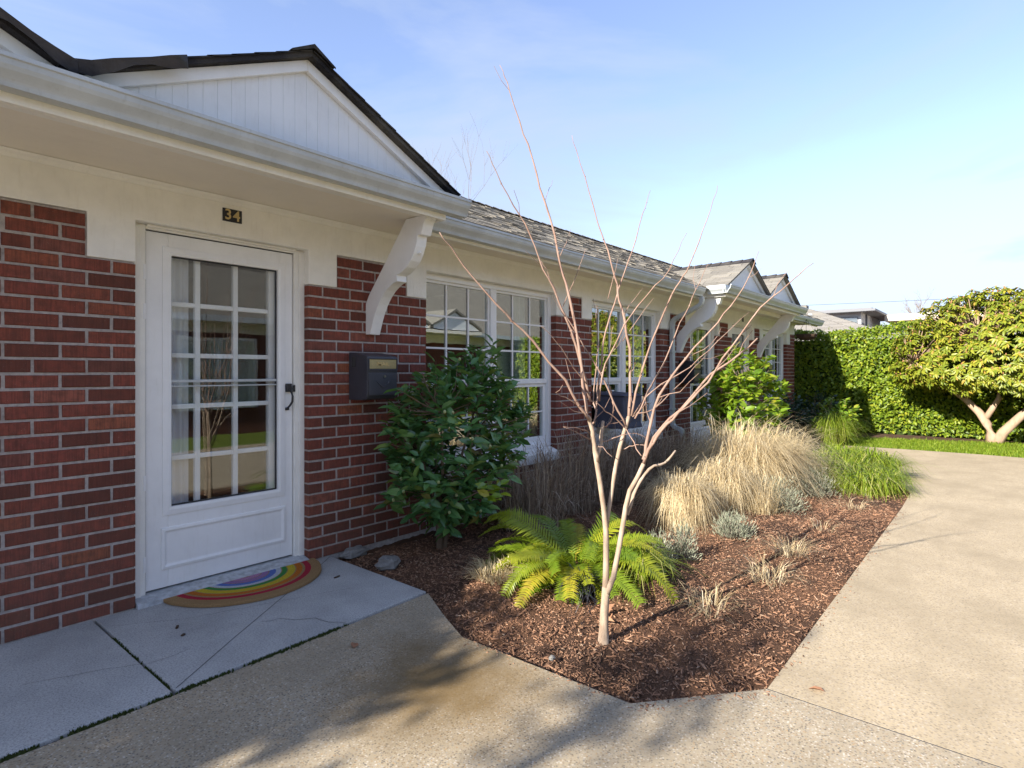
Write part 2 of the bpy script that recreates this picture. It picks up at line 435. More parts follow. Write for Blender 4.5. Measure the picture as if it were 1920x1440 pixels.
# ------------------------------------------------------------------ mesh helpers
WL = {}            # world position of each object's origin
class MB:
    """collects shapes and links them as one mesh object"""
    def __init__(self):
        self.v, self.f = [], []
    def add(self, vs, fs):
        b = len(self.v)
        self.v.extend([tuple(p) for p in vs])
        self.f.extend([tuple(i + b for i in f) for f in fs])
        return self
    def box(self, x0, x1, y0, y1, z0, z1):
        return self.add([(x0, y0, z0), (x1, y0, z0), (x1, y1, z0), (x0, y1, z0), (x0, y0, z1), (x1, y0, z1), (x1, y1, z1), (x0, y1, z1)],
                        [(0, 3, 2, 1), (4, 5, 6, 7), (0, 1, 5, 4), (1, 2, 6, 5), (2, 3, 7, 6), (3, 0, 4, 7)])
    def prism(self, prof, a0, a1, axis):
        """prof: 2-D outline; axis x: (y,z), y: (x,z), z: (x,y)"""
        def P(p, a):
            return (a, p[0], p[1]) if axis == 'x' else (p[0], a, p[1]) if axis == 'y' else (p[0], p[1], a)
        n = len(prof)
        vs = [P(p, a0) for p in prof] + [P(p, a1) for p in prof]
        fs = [tuple(range(n - 1, -1, -1)), tuple(range(n, 2 * n))]
        fs += [(i, (i + 1) % n, n + (i + 1) % n, n + i) for i in range(n)]
        return self.add(vs, fs)
    def tube(self, pts, rad, n=7, cap=True):
        pts = [Vector(p) for p in pts]
        if not hasattr(rad, '__len__'):
            rad = [rad] * len(pts)
        vs, fs = [], []
        up = Vector((0.13, 0.31, 0.94))
        for i, p in enumerate(pts):
            d = (pts[min(i + 1, len(pts) - 1)] - pts[max(i - 1, 0)]).normalized()
            a = d.cross(up)
            if a.length < 0.05:
                a = d.cross(Vector((1, 0, 0)))
            a.normalize()
            b = d.cross(a)
            for j in range(n):
                t = 2 * math.pi * j / n
                vs.append(p + (a * math.cos(t) + b * math.sin(t)) * rad[i])
        for i in range(len(pts) - 1):
            for j in range(n):
                k2 = (j + 1) % n
                fs.append((i * n + j, i * n + k2, (i + 1) * n + k2, (i + 1) * n + j))
        if cap:
            fs.append(tuple(range(n - 1, -1, -1)))
            fs.append(tuple((len(pts) - 1) * n + j for j in range(n)))
        return self.add(vs, fs)
    def ball(self, c, r, n=8, m=5, sz=1.0):
        vs = [(c[0], c[1], c[2] - r * sz)]
        for i in range(1, m):
            p = math.pi * i / m
            for j in range(n):
                t = 2 * math.pi * j / n
                vs.append((c[0] + r * math.sin(p) * math.cos(t), c[1] + r * math.sin(p) * math.sin(t), c[2] - r * sz * math.cos(p)))
        vs.append((c[0], c[1], c[2] + r * sz))
        fs = [(0, 1 + (j + 1) % n, 1 + j) for j in range(n)]
        for i in range(m - 2):
            for j in range(n):
                a, b = 1 + i * n, 1 + (i + 1) * n
                fs.append((a + j, a + (j + 1) % n, b + (j + 1) % n, b + j))
        t = len(vs) - 1
        b = 1 + (m - 2) * n
        fs += [(b + j, b + (j + 1) % n, t) for j in range(n)]
        return self.add(vs, fs)
    def build(self, name, mat, parent=None, bevel=0.0, smooth=False, origin=None):
        return mesh_obj(name, self.v, self.f, mat, parent, bevel, smooth, origin)

def adopt(o, parent):
    if parent is not None:
        o.parent = parent
        o.matrix_parent_inverse = Matrix.Translation(-WL[parent.name])

def link(o, parent=None):
    COL.objects.link(o)
    WL[o.name] = o.location.copy()
    adopt(o, parent)
    return o

def mesh_obj(name, v, f, mat, parent=None, bevel=0.0, smooth=False, origin=None):
    me = bpy.data.meshes.new(name)
    if isinstance(v, np.ndarray):
        if origin is not None:
            v = v - np.array(origin)
        nv, nf, kk = len(v), len(f), f.shape[1]
        me.vertices.add(nv); me.vertices.foreach_set('co', v.astype(np.float32).ravel())
        me.loops.add(nf * kk); me.loops.foreach_set('vertex_index', f.astype(np.int32).ravel())
        me.polygons.add(nf)
        me.polygons.foreach_set('loop_start', np.arange(0, nf * kk, kk, dtype=np.int32))
        me.polygons.foreach_set('loop_total', np.full(nf, kk, dtype=np.int32))
        me.update(calc_edges=True)
    else:
        if origin is not None:
            v = [(a - origin[0], b - origin[1], c - origin[2]) for a, b, c in v]
        me.from_pydata(v, [], f)
    if smooth:
        me.polygons.foreach_set('use_smooth', [True] * len(me.polygons))
    me.materials.append(M[mat])
    o = bpy.data.objects.new(name, me)
    if origin is not None:
        o.location = origin
    link(o, parent)
    if bevel:
        b = o.modifiers.new('bevel', 'BEVEL')
        b.width = bevel; b.segments = 2; b.limit_method = 'ANGLE'; b.angle_limit = R(40)
    return o

def tag(o, label=None, cat=None, group=None, kind=None):
    if label: o['label'] = label
    if cat: o['category'] = cat
    if group: o['group'] = group
    if kind: o['kind'] = kind
    return o

def thing(name, label, cat, loc, group=None):
    o = bpy.data.objects.new(name, None)
    o.empty_display_size = 0.2
    o.location = loc
    link(o)
    return tag(o, label, cat, group)

def inst(name, me, mat4, parent):
    """one more object on shared mesh data, placed in the world by mat4"""
    o = bpy.data.objects.new(name, me)
    o.parent = parent
    o.matrix_parent_inverse = Matrix.Translation(-WL[parent.name])
    o.matrix_basis = mat4
    COL.objects.link(o)
    return o

def share_mesh(name, v, f, mat):
    me = bpy.data.meshes.new(name)
    me.from_pydata([tuple(p) for p in v], [], [tuple(int(i) for i in t) for t in f])
    me.materials.append(M[mat])
    return me

# ------------------------------------------------------------------ ground
soil_bm = MB()
soil_bm.add([(-300, -300, -.16), (300, -300, -.16), (300, 300, -.16), (-300, 300, -.16)], [(0, 1, 2, 3)])
tag(soil_bm.build('ground', 'soil'), kind='structure')

# door slab with its joints: three pours, tooled lines left as gaps
def slab(name, pts, z1, mat, bevel=0.006, z0=-.15):
    m = MB(); m.prism(pts, z0, z1, 'z')
    return tag(m.build(name, mat, None, bevel), kind='structure')
slab('door_slab', [(-5.0, -1.03), (.925, -1.045), (.925, 0.12), (-5, 0.12)], 0.0, 'slab_concrete')
slab('door_slab', [(.937, -1.045), (2.305, -1.012), (2.318, 0.12), (.937, 0.12)], 0.0, 'slab_concrete')
# saw cut across the slab, and hairline cracks (dark open cracks, flat)
m = MB()
def strip(m, pts, w, z, jit=0.0):
    if jit:
        rr_ = random.Random(int(w * 1e6))
        q = [pts[0]]
        for a, b in zip(pts[:-1], pts[1:]):
            n_ = max(2, int(math.dist(a, b) / .03))
            q += [(a[0] + (b[0] - a[0]) * i / n_ + rr_.gauss(0, jit), a[1] + (b[1] - a[1]) * i / n_ + rr_.gauss(0, jit)) for i in range(1, n_ + 1)]
        pts = q
    for (a, b) in zip(pts[:-1], pts[1:]):
        dx, dy = b[0] - a[0], b[1] - a[1]
        l = math.hypot(dx, dy)
        nx, ny = -dy / l * w / 2, dx / l * w / 2
        m.add([(a[0] - nx, a[1] - ny, z), (b[0] - nx, b[1] - ny, z), (b[0] + nx, b[1] + ny, z), (a[0] + nx, a[1] + ny, z)], [(0, 1, 2, 3)])
strip(m, [(2.30, -0.02), (1.95, -.29), (1.69, -.474), (1.30, -.76), (.945, -1.03)], .0036, .0015)
strip(m, [(.95, -.14), (1.25, -.35), (1.69, -.50), (2.05, -.63)], .0016, .0017, .002)
strip(m, [(1.48, -.68), (1.56, -.72), (1.60, -.80), (1.68, -.86), (1.70, -.95), (1.75, -1.02)], .0028, .0016, .006)
strip(m, [(.55, -.52), (.80, -.63), (.92, -.70)], .0018, .0016, .003)
strip(m, [(.945, -.72), (1.05, -.73), (1.12, -.71)], .0017, .0016, .003)
tag(m.build('slab_crack', 'asphalt_line'), kind='structure')
# moss in the joints
def fuzz(name, path, n, w, mat, kind='stuff'):
    m = MB()
    for i in range(n):
        t = random.random() * (len(path) - 1)
        if math.sin(t * 9.1) + .7 * math.sin(t * 23.7 + 1) < -.35 and random.random() < .85: continue
        a, b = path[int(t)], path[min(int(t) + 1, len(path) - 1)]
        u = t - int(t)
        x = a[0] + (b[0] - a[0]) * u + random.gauss(0, w); y = a[1] + (b[1] - a[1]) * u + random.gauss(0, w)
        h = random.uniform(.004, .011); s = random.uniform(.003, .008)
        m.add([(x - s, y - s * .5, -.012), (x + s, y - s * .5, -.012), (x, y + s, -.012), (x + random.gauss(0, .004), y + random.gauss(0, .004), h - .006)],
              [(0, 1, 3), (1, 2, 3), (2, 0, 3)])
    return tag(m.build(name, mat), kind=kind)
fuzz('joint_moss', [(-.5, -1.045), (.4, -1.05), (.93, -1.055), (1.4, -1.048), (1.75, -1.036)], 1500, .007, 'moss')
fuzz('joint_moss', [(.931, -1.0), (.931, -.3)], 260, .004, 'moss')

slab('walk', [(-8, -1.052), (.93, -1.062), (2.31, -1.022), (2.15, -1.33), (2.035, -1.578), (2.05, -2.487), (2.50, -2.86), (2.478, -6.4), (-8, -6.4)], -.008, 'aggregate_walk', .003)
slab('walk', [(2.508, -2.862), (6.66, -2.852), (7.55, -2.83), (8.5, -2.55), (9.4, -2.1), (9.85, -1.7), (10.05, -1.0), (10.15, 0.1), (11.25, 0.1), (11.3, -.8), (11.65, -1.5), (11.72, -2.4), (11.75, -3.3), (11.65, -4.2), (11.3, -6.4), (2.486, -6.4)], -.0095, 'tan_walk', 0)

m = MB(); strip(m, [(2.503, -2.86), (2.482, -6.4)], .014, -.0103)
strip(m, [(-.5, -1.049), (.93, -1.054), (2.31, -1.018)], .016, -.016)
tag(m.build('walk_joint', 'asphalt_line'), kind='structure')
# planting bed
def bed_z(x, y):
    z = -.030
    z += .012 * math.sin(x * 3.1 + y * 1.7) * math.sin(y * 4.3 - x)
    z += .045 * math.exp(-((x - 2.75) ** 2 + (y + 1.15) ** 2) / .10)          # heap of chips by the cut clump
    z += .055 * math.exp(-((x - 3.4) ** 2 + (y + 1.45) ** 2) / .35)
    z += .05 * math.exp(-((x - 5.6) ** 2 + (y + 1.6) ** 2) / 1.3)
    d = min(abs(y + 2.85), 3)
    if x < 2.35:
        z -= .035 * max(0, min(1, (2.35 - x) / .25))
    if y < -2.78 or x < 2.4 or x > 9.0:
        z = min(z, -.016) if y < -2.78 and x > 2.55 else min(z, -.022)
    if y < -2.845: z = -.03
    return z
nx, ny = 250, 92
xs = np.linspace(1.95, 10.3, nx); ys = np.linspace(-3.0, 0.06, ny)
V = np.array([(x, y, bed_z(x, y) + random.gauss(0, .005)) for y in ys for x in xs])
F = np.array([(j * nx + i, j * nx + i + 1, (j + 1) * nx + i + 1, (j + 1) * nx + i) for j in range(ny - 1) for i in range(nx - 1)])
def in_bed(x, y):
    if y > -.05 or y < -2.848: return False
    left = 2.33 if y > -1.02 else 2.31 - (y + 1.02) / -.556 * .27 if y > -1.578 else 2.05 if y > -2.487 else 2.06 + (-2.487 - y) * 1.2
    if x < left + .002: return False
    right = 10.1 if y > -1 else 9.8 if y > -1.8 else 9.4 - (-1.8 - y) * 1.6
    return x < right
tag(mesh_obj('planting_bed', V, F, 'mulch', None, 0, True), kind='structure')

# shredded bark on it
def chips(n, zone, mat, ln, wd):
    vs, fs = [], []
    cube = np.array([(-1, -1, -1), (1, -1, -1), (1, 1, -1), (-1, 1, -1), (-.8, -1, 1), (1, -.7, 1), (.8, 1, 1), (-1, .8, 1)]) * .5
    cf = np.array([(4, 5, 6, 7), (0, 1, 5, 4), (1, 2, 6, 5), (2, 3, 7, 6), (3, 0, 4, 7)])
    c = 0
    while c < n:
        x = zone[0] + (zone[1] - zone[0]) * random.random() ** zone[4]; y = random.uniform(zone[2], zone[3])
        if not in_bed(x, y): continue
        l = random.uniform(*ln) * random.choice((.6, 1, 1.3)); w = random.uniform(*wd)
        q = cube * (l, w, w * random.uniform(.4, .9))
        a = random.uniform(0, 6.283); t = random.gauss(0, .35)
        ca, sa, ct, st = math.cos(a), math.sin(a), math.cos(t), math.sin(t)
        Rm = np.array([(ca * ct, -sa, ca * st), (sa * ct, ca, sa * st), (-st, 0, ct)])
        vs.append(q @ Rm.T + (x, y, bed_z(x, y) + random.uniform(0, .010)))
        fs.append(cf + c * 8); c += 1
    o = mesh_obj('bark_mulch', np.concatenate(vs), np.concatenate(fs), mat)
    return tag(o, 'shredded brown bark mulch covering the planting bed', 'mulch', kind='stuff')
chips(34000, (2.0, 6.5, -2.85, -.1, 1.6), 'mulch_chip', (.007, .026), (.002, .0055))
chips(1500, (2.0, 6.5, -2.85, -.1, 1.4), 'mulch_chip', (.03, .055), (.004, .008))
chips(9000, (4.5, 10, -2.85, -.1, 1.0), 'mulch_chip', (.012, .04), (.003, .007))

# chips kicked out over the paving
vs, fs = [], []
c = 0
while c < 260:
    e_ = random.random()
    if e_ < .55: x, y = random.uniform(2.6, 6.5), -2.852 - abs(random.gauss(0, .035))
    elif e_ < .8: x, y = 2.05 - abs(random.gauss(0, .03)), random.uniform(-2.4, -1.6)
    else:
        t_ = random.random(); x, y = 2.05 + .45 * t_ - abs(random.gauss(0, .02)), -2.49 - .37 * t_ - abs(random.gauss(0, .03))
    l = random.uniform(.005, .022); w = random.uniform(.002, .005); a = random.uniform(0, 6.28)
    q = np.array([(-1, -1, 0), (1, -1, 0), (1, 1, 0), (-1, 1, 0), (-.8, -1, 1), (1, -.7, 1), (.8, 1, 1), (-1, .8, 1)]) * .5 * (l, w, w)
    Rm = np.array([(math.cos(a), -math.sin(a), 0), (math.sin(a), math.cos(a), 0), (0, 0, 1)])
    vs.append(q @ Rm.T + (x, y, -.0078)); fs.append(np.array([(4, 5, 6, 7), (0, 1, 5, 4), (1, 2, 6, 5), (2, 3, 7, 6), (3, 0, 4, 7)]) + c * 8); c += 1
tag(mesh_obj('spilled_mulch', np.concatenate(vs), np.concatenate(fs), 'mulch_chip'), 'bark chips spilled over the edge of the walk', 'mulch', kind='stuff')

# lawn and soil strip at the hedge
slab('lawn_ground', [(11.3, -.75), (11.66, -1.5), (11.73, -2.4), (11.76, -3.3), (11.66, -4.2), (11.3, -6.4), (14.0, -6.6), (13.75, -3.2), (13.4, -1.9), (13.2, -1.0)], -.030, 'lawn_soil', 0)
slab('hedge_soil', [(10.2, .1), (11.3, .1), (11.3, -.75), (13.2, -1.0), (13.4, -1.9), (13.75, -3.2), (14.0, -6.6), (14.2, -12), (17, -12), (17, 3), (14.1, 3), (14.1, .1)], -.045, 'soil', 0)
slab('lawn_ground', [(-8, -6.42), (11.3, -6.42), (14.2, -8.6), (14.2, -8.69), (-8, -8.69)], -.030, 'lawn_soil', 0)

# ------------------------------------------------------------------ the brick building
bld = thing('apartment_building', 'long low red brick apartment house with white trim, gabled porches and shingled roof', 'building', (7, 2, 0))
CH, CL, JT = .075, .22, .0138          # course height, brick spacing, joint
SILL_C = 5
piers = [(-2.6, -.57, []), (.46, 1.12, [(.46, .555), (.90, 1.12)]), (2.15, 3.205, [(2.15, 2.368), (3.0, 3.205)]),
         (5.006, 5.70, [(5.006, 5.236), (5.495, 5.70)]), (7.435, 8.43, [(7.435, 7.734), (8.255, 8.43)]),
         (9.51, 10.17, [(9.51, 9.60), (9.99, 10.17)]), (11.22, 11.88, [(11.22, 11.346), (11.66, 11.88)]), (13.48, 14.09, [(13.48, 13.72)])]
wins = [(3.205, 5.006), (5.70, 7.435), (11.88, 13.48)]
doors = [(-.57, .46), (1.12, 2.15), (8.43, 9.51), (10.17, 11.22)]

wall_bm = MB()
bricks = []                             # (x0, x1, z0, deep)
def lay(x0, x1, c0, c1, anchor, gaps=()):
    for c in range(c0, c1):
        z0 = c * CH + JT * .5
        off = 0 if c % 2 else CL / 2
        start = anchor + off
        nlo = math.floor((x0 - start) / CL)
        x = start + nlo * CL
        while x < x1 - .001:
            a, b = max(x + JT / 2, x0), min(x + CL - JT / 2, x1)
            if x + JT / 2 < x0 + .012: a = x0
            if x + CL - JT / 2 > x1 - .012: b = x1
            if b - a > .02:
                segs = [(a, b)]
                if c >= 25:
                    for g0, g1 in gaps:
                        new = []
                        for s0, s1 in segs:
                            if g0 >= s1 or g1 <= s0: new.append((s0, s1)); continue
                            if g0 - .008 > s0: new.append((s0, g0 - .008))
                            if g1 + .008 < s1: new.append((g1 + .008, s1))
                        segs = new
                for s0, s1 in segs:
                    if s1 - s0 > .02: bricks.append((s0, s1, z0, s0 < x0 + .02 or s1 > x1 - .02))
            x += CL
for x0, x1, gaps in piers:
    e = .005
    wall_bm.box(x0 + e, x1 - e, .0052, .12, -.15, 25 * CH + .001)
    cuts = sorted(gaps)
    a = x0 + e
    for g0, g1 in cuts:
        if g0 - a > .03: wall_bm.box(a, g0 - .001, .0052, .12, 25 * CH + .001, 2.105)
        a = g1 + .001
    if x1 - e - a > .03: wall_bm.box(a, x1 - e, .0052, .12, 25 * CH + .001, 2.105)
    lay(x0, x1, 0, 28, x1 if x1 == 1.12 else x0, gaps)
for x0, x1 in wins:
    wall_bm.box(x0 - .007, x1 + .007, .009, .121, -.15, SILL_C * CH + .004)
    lay(x0 + JT, x1 - JT, 0, SILL_C, x0 - .11)
wall_bm.box(14.0, 14.083, .121, 5.2, -.15, 2.6)
wall_bm.box(-2.6, 14.0, 5.1, 5.2, -.15, 2.6)
wall = wall_bm.build('wall', 'mortar', bld)

def brick_mesh(L, deep, seed):
    rd = random.Random(seed)
    H = CH - JT
    D = .10 if deep else .03
    j = lambda s=.0011: rd.uniform(-s, s)
    fr = -.001 + rd.uniform(-.0022, .0016)
    rings = []
    for y, ins in ((D, 0), (fr + .0045, 0), (fr, .0042)):
        rings.append([(ins + j(), y, ins + j()), (L - ins + j(), y, ins + j()), (L - ins + j(), y + (j() if y < .02 else 0), H - ins + j()), (ins + j(), y, H - ins + j())])
    vs = [p for r_ in rings for p in r_]
    fs = [(a * 4 + i, a * 4 + (i + 1) % 4, (a + 1) * 4 + (i + 1) % 4, (a + 1) * 4 + i) for a in (0, 1) for i in range(4)] + [(8, 9, 10, 11)]
    return vs, [tuple(f) for f in fs]
CX_, CY_ = 0.0, -3.606
def px_area(b):
    x = (b[0] + b[1]) / 2
    if b[1] < .53: return 0
    d = x * .7654 + 3.606 * .6436
    return (b[1] - b[0]) / d ** 3
bricks.sort(key=px_area, reverse=True)
cache = {}
for i, (x0, x1, z0, deep) in enumerate(bricks[:298]):
    key = (round(x1 - x0, 3), deep, i % 5)
    if key not in cache:
        v_, f_ = brick_mesh(x1 - x0, deep, i)
        cache[key] = share_mesh('brick', v_, f_, 'brick')
    o = inst('brick', cache[key], Matrix.Translation((x0, random.uniform(-.0012, .0012), z0)), wall)
rest = MB()
for i, (x0, x1, z0, deep) in enumerate(bricks[298:]):
    v_, f_ = brick_mesh(x1 - x0, deep, 1000 + i)
    rest.add([(p[0] + x0, p[1], p[2] + z0) for p in v_], f_)
tag(rest.build('brickwork', 'brick', wall), kind='stuff')

# white lintel band with the stepped drops beside the openings
fz = MB()
drops = []
for x0, x1, gaps in piers:
    drops += gaps
drops.sort()
zl, zd = 2.108, 25 * CH + .003
prof = [(-2.6, 2.34), (-2.6, zl)]
for g0, g1 in drops:
    prof += [(g0, zl), (g0, zd), (g1, zd), (g1, zl)]
prof += [(14.088, zl), (14.088, 2.34)]
fz.prism(prof, -.005, .125, 'y')
lint = fz.build('lintel_band', 'white_trim', bld, .005)
cm = MB()
cm.prism([(-.006, 2.300), (-.006, 2.334), (-.040, 2.334), (-.034, 2.326), (-.020, 2.316), (-.012, 2.304)], -2.6, 14.08, 'x')
cm.build('cornice_moulding', 'white_trim', lint)

room = MB()
room.box(-2.5, 14.0, 4.0, 4.05, 0, 2.33); room.box(-2.5, 14.0, .13, 4.0, -.05, 0); room.box(-2.5, 14.0, .127, 4.0, 2.30, 2.33)
for x in (-2.5, 2.6, 5.35, 7.9, 9.84, 11.55, 13.96):
    room.box(x, x + .03, .126, 4.0, 0, 2.30)
room.build('room', 'interior_dark', bld)

# ------------------------------------------------------------------ windows
def wavy(x0, x1, y, z0, z1, amp=.018, per=.075):
    n = max(6, int((x1 - x0) / .008))
    xs_ = [x0 + (x1 - x0) * i / n for i in range(n + 1)]
    vs = []
    for z in (z0, z1):
        vs += [(x, y + amp * math.sin(x / per * 6.283 + .8 * math.sin(x * 23)) * (1 if z == z0 else .8), z) for x in xs_]
    return vs, [(i, i + 1, n + 2 + i, n + 1 + i) for i in range(n)]

def window(x0, x1, cur):
    fr = MB()
    zs, zh = .505, 2.107
    y0, y1 = .068, .150
    jw = .048
    fr.box(x0 - .005, x0 + jw, y0, y1, zs, zh); fr.box(x1 - jw, x1 + .005, y0, y1, zs, zh)
    fr.box(x0 + jw, x1 - jw, y0 + .002, y1, 2.058, zh)
    fr.box(x0 + jw, x1 - jw, y0 + .002, y1, zs, .548)
    xm = (x0 + x1) / 2
    fr.box(xm - .040, xm + .040, y0 + .001, y1, .548, 2.058)
    w = fr.build('window', 'white_vinyl', bld, .004)
    sl = MB()
    sl.prism([(-.042, .372), (-.042, .462), (.066, .503), (.125, .503), (.125, .372)], x0 + .004, x1 - .004, 'x')
    sl.build('sill', 'white_paint', w, .006)
    for a, b in ((x0 + jw, xm - .040), (xm + .040, x1 - jw)):
        up = MB()
        up.box(a, b, .088, .140, 1.163, 1.213)                          # meeting rail
        up.box(a, a + .020, .090, .138, 1.213, 2.058); up.box(b - .020, b, .090, .138, 1.213, 2.058)
        up.box(a + .020, b - .020, .090, .138, 2.036, 2.058)
        up.build('upper_sash', 'white_vinyl', w, .003)
        lo = MB()
        lo.box(a, a + .038, .104, .148, .548, 1.162); lo.box(b - .038, b, .104, .148, .548, 1.162)
        lo.box(a + .038, b - .038, .104, .148, .548, .612); lo.box(a + .038, b - .038, .104, .148, 1.130, 1.162)
        lo.build('lower_sash', 'white_vinyl', w, .003)
        g = MB()
        for i in (1, 2):
            x = a + (b - a) * i / 3
            g.box(x - .008, x + .008, .0985, .1065, 1.213, 2.036)
        for i in (1, 2):
            z = 1.213 + (2.036 - 1.213) * i / 3
            g.box(a + .02, b - .02, .0980, .1070, z - .008, z + .008)
        x = a + (b - a) / 3
        for i in (1, 2):
            x = a + (b - a) * i / 3
            g.box(x - .007, x + .007, .1145, .1225, .612, 1.130)
        g.box(a + .038, b - .038, .1140, .1230, .864, .878)
        g.build('grille', 'white_vinyl', w)
        pn = MB(); pn.box(a + .02, b - .02, .108, .112, 1.213, 2.036); pn.build('pane', 'window_glass', w)
        pn = MB(); pn.box(a + .038, b - .038, .124, .128, .612, 1.130); pn.build('pane', 'window_glass', w)
    for c0, c1 in cur:
        c_ = MB(); c_.add(*wavy(c0, c1, .26, .40, 2.12)); c_.build('curtain', 'curtain', w, 0, True)
    return w
window(*wins[0], [(3.15, 3.34), (4.62, 4.80)])
window(*wins[1], [(5.65, 5.85), (7.20, 7.42)])
window(*wins[2], [(11.85, 12.1), (13.2, 13.46)])

# ------------------------------------------------------------------ doors
def door(x0, x1, knob=True):
    """storm door over a panelled glass door; x0..x1 is the brick opening"""
    a, b = x0 + .073, x1 - .070
    jb = MB()
    jb.box(x0 - .004, a - .004, .062, .20, -.02, 2.107); jb.box(b + .004, x1 + .004, .062, .20, -.02, 2.107)
    jb.box(a - .004, b + .004, .062, .20, 2.083, 2.1075)
    jb.box(a - .004, b + .004, .040, .062, 2.094, 2.1072)
    jb.box(x0 - .003, a - .03, .052, .062, -.018, 2.094); jb.box(b + .03, x1 + .003, .052, .062, -.018, 2.094)
    fr = jb.build('door_frame', 'white_trim', bld, .004)
    th = MB()
    th.prism([(-.028, -.01), (-.024, .022), (.060, .040), (.20, .040), (.20, -.01)], x0 + .003, x1 - .003, 'x')
    th.build('threshold', 'sill_paint', bld, .004)
    st = MB()
    gl, gr, gb, gt = a + .137, b - .108, .510, 1.952
    y0, y1 = .082, .116
    st.box(a, gl - .02, y0, y1, .050, 2.078); st.box(gr + .02, b, y0, y1, .050, 2.078)
    st.box(gl - .02, gr + .02, y0, y1, gt + .02, 2.078)
    st.box(gl - .02, gr + .02, y0, y1, .050, gb - .02)
    d = st.build('storm_door', 'white_paint', bld, .003)
    rim = MB()                                                            # retaining frame round the glass, mitred
    o_, i_ = .050, .004
    ring = lambda e, y: [(gl - e, y, gb - e), (gr + e, y, gb - e), (gr + e, y, gt + e), (gl - e, y, gt + e)]
    vs = ring(o_, .0825) + ring(o_, .0765) + ring(.020, .0725) + ring(i_, .0765) + ring(i_, .100)
    fs = [(k_ * 4 + i, k_ * 4 + (i + 1) % 4, k_ * 4 + 4 + (i + 1) % 4, k_ * 4 + 4 + i) for k_ in range(4) for i in range(4)]
    rim.add(vs, fs); rim.build('glazing_frame', 'white_paint', d)
    gk = MB()
    for q in ((gl - .004, gl + .005, gb, gt), (gr - .005, gr + .004, gb, gt), (gl, gr, gb - .004, gb + .005), (gl, gr, gt - .005, gt + .004)):
        gk.box(q[0], q[1], .098, .106, q[2], q[3])
    gk.build('gasket', 'dark_metal', d)
    rl = MB(); rl.box(gl, gr, .090, .108, 1.222, 1.238); rl.box(gl, gr, .092, .108, 1.196, 1.204); rl.build('sash_rail', 'gutter_metal', d, .002)
    pn = MB(); pn.box(gl, gr, .101, .104, gb, 1.222); pn.build('pane', 'door_glass', d)
    pn = MB(); pn.box(gl, gr, .1015, .1045, 1.238, gt); pn.build('pane', 'door_glass', d)
    kp = MB()
    kx0, kx1, kz0, kz1 = a + .078, b - .050, .150, .392
    ring = lambda e, y: [(kx0 + e, y, kz0 + e), (kx1 - e, y, kz0 + e), (kx1 - e, y, kz1 - e), (kx0 + e, y, kz1 - e)]
    vs = ring(0, .0825) + ring(.004, .0745) + ring(.018, .0720) + ring(.030, .0790) + ring(.036, .0800)
    fs = [(k_ * 4 + i, k_ * 4 + (i + 1) % 4, k_ * 4 + 4 + (i + 1) % 4, k_ * 4 + 4 + i) for k_ in range(4) for i in range(4)] + [(16, 17, 18, 19)]
    kp.add(vs, fs); kp.build('kick_panel', 'white_paint', d)
    for z in (1.80, 1.58, .62, .165):
        h = MB(); h.box(a - .017, a - .002, .060, .082, z, z + .085); h.build('hinge', 'white_paint', d, .002)
    hg = MB(); hg.box(a - .0022, a + .0005, .078, .100, .06, 2.07); hg.box(a, b, .078, .100, 2.0785, 2.0815); hg.build('door_gap', 'dark_metal', d)
    hd = MB()
    hx = b - .032
    hd.box(hx - .020, hx + .016, .060, .083, 1.150, 1.205)
    hd.box(hx + .022, hx + .040, .058, .064, 1.150, 1.195)
    hd.tube([(hx - .002, .066, 1.165), (hx, .040, 1.150), (hx + .004, .030, 1.120), (hx + .004, .034, 1.085), (hx - .004, .046, 1.062), (hx - .010, .058, 1.048), (hx - .010, .080, 1.040)], [.007, .0075, .008, .008, .0075, .007, .007], 8)
    hd.box(hx - .021, hx + .001, .066, .083, 1.028, 1.046)
    hd.build('handle', 'dark_metal', d, .002)
    # inner door
    ya, yb = .128, .170
    ia, ib = x0 + .105, x1 - .075
    cols = [x0 + (x1 - x0) * t for t in (.150, .362, .584, .793)]
    z_lo, z_hi = .475, 1.985
    mu = MB()
    mu.box(ia, cols[0], ya, yb, .045, 2.08); mu.box(cols[3], ib, ya, yb, .045, 2.08)
    mu.box(cols[0], cols[3], ya, yb, .045, z_lo); mu.box(cols[0], cols[3], ya, yb, z_hi, 2.08)
    inner = mu.build('inner_door', 'white_paint', bld, .003)
    mn = MB()
    for x in cols[1:3]:
        mn.box(x - .015, x + .015, ya + .004, yb - .004, z_lo, z_hi)
    zz = [z_lo + (z_hi - z_lo) * t / 5 for t in range(6)]
    for z in zz[1:-1]:
        for q in range(3):
            mn.box(cols[q] + (.015 if q else 0), cols[q + 1] - (.015 if q < 2 else 0), ya + .004, yb - .004, z - .014, z + .014)
    mn.build('muntin', 'white_paint', inner, .004)
    gp = MB(); gp.box(cols[0], cols[3], ya + .019, ya + .022, z_lo, z_hi); gp.build('pane', 'door_glass', inner)
    c_ = MB(); c_.add(*wavy(cols[0] - .03, cols[0] + .19, .198, .10, 2.0, .014, .06)); c_.build('curtain', 'curtain', inner, 0, True)
    if knob:
        kx = ib - .060
        kb = MB(); kb.ball((kx, .117, 1.06), .026, 12, 8, .8); kb.tube([(kx, .118, 1.06), (kx, .1285, 1.06)], [.020, .034], 12); kb.build('door_knob', 'nickel', inner, 0, True)
        kb = MB(); kb.tube([(kx, .113, 1.30), (kx, .1285, 1.30)], [.026, .031], 14); kb.box(kx - .004, kx + .004, .107, .114, 1.285, 1.315); kb.build('deadbolt', 'nickel', inner)
    return d
for i, (x0, x1) in enumerate(doors):
    door(x0, x1)

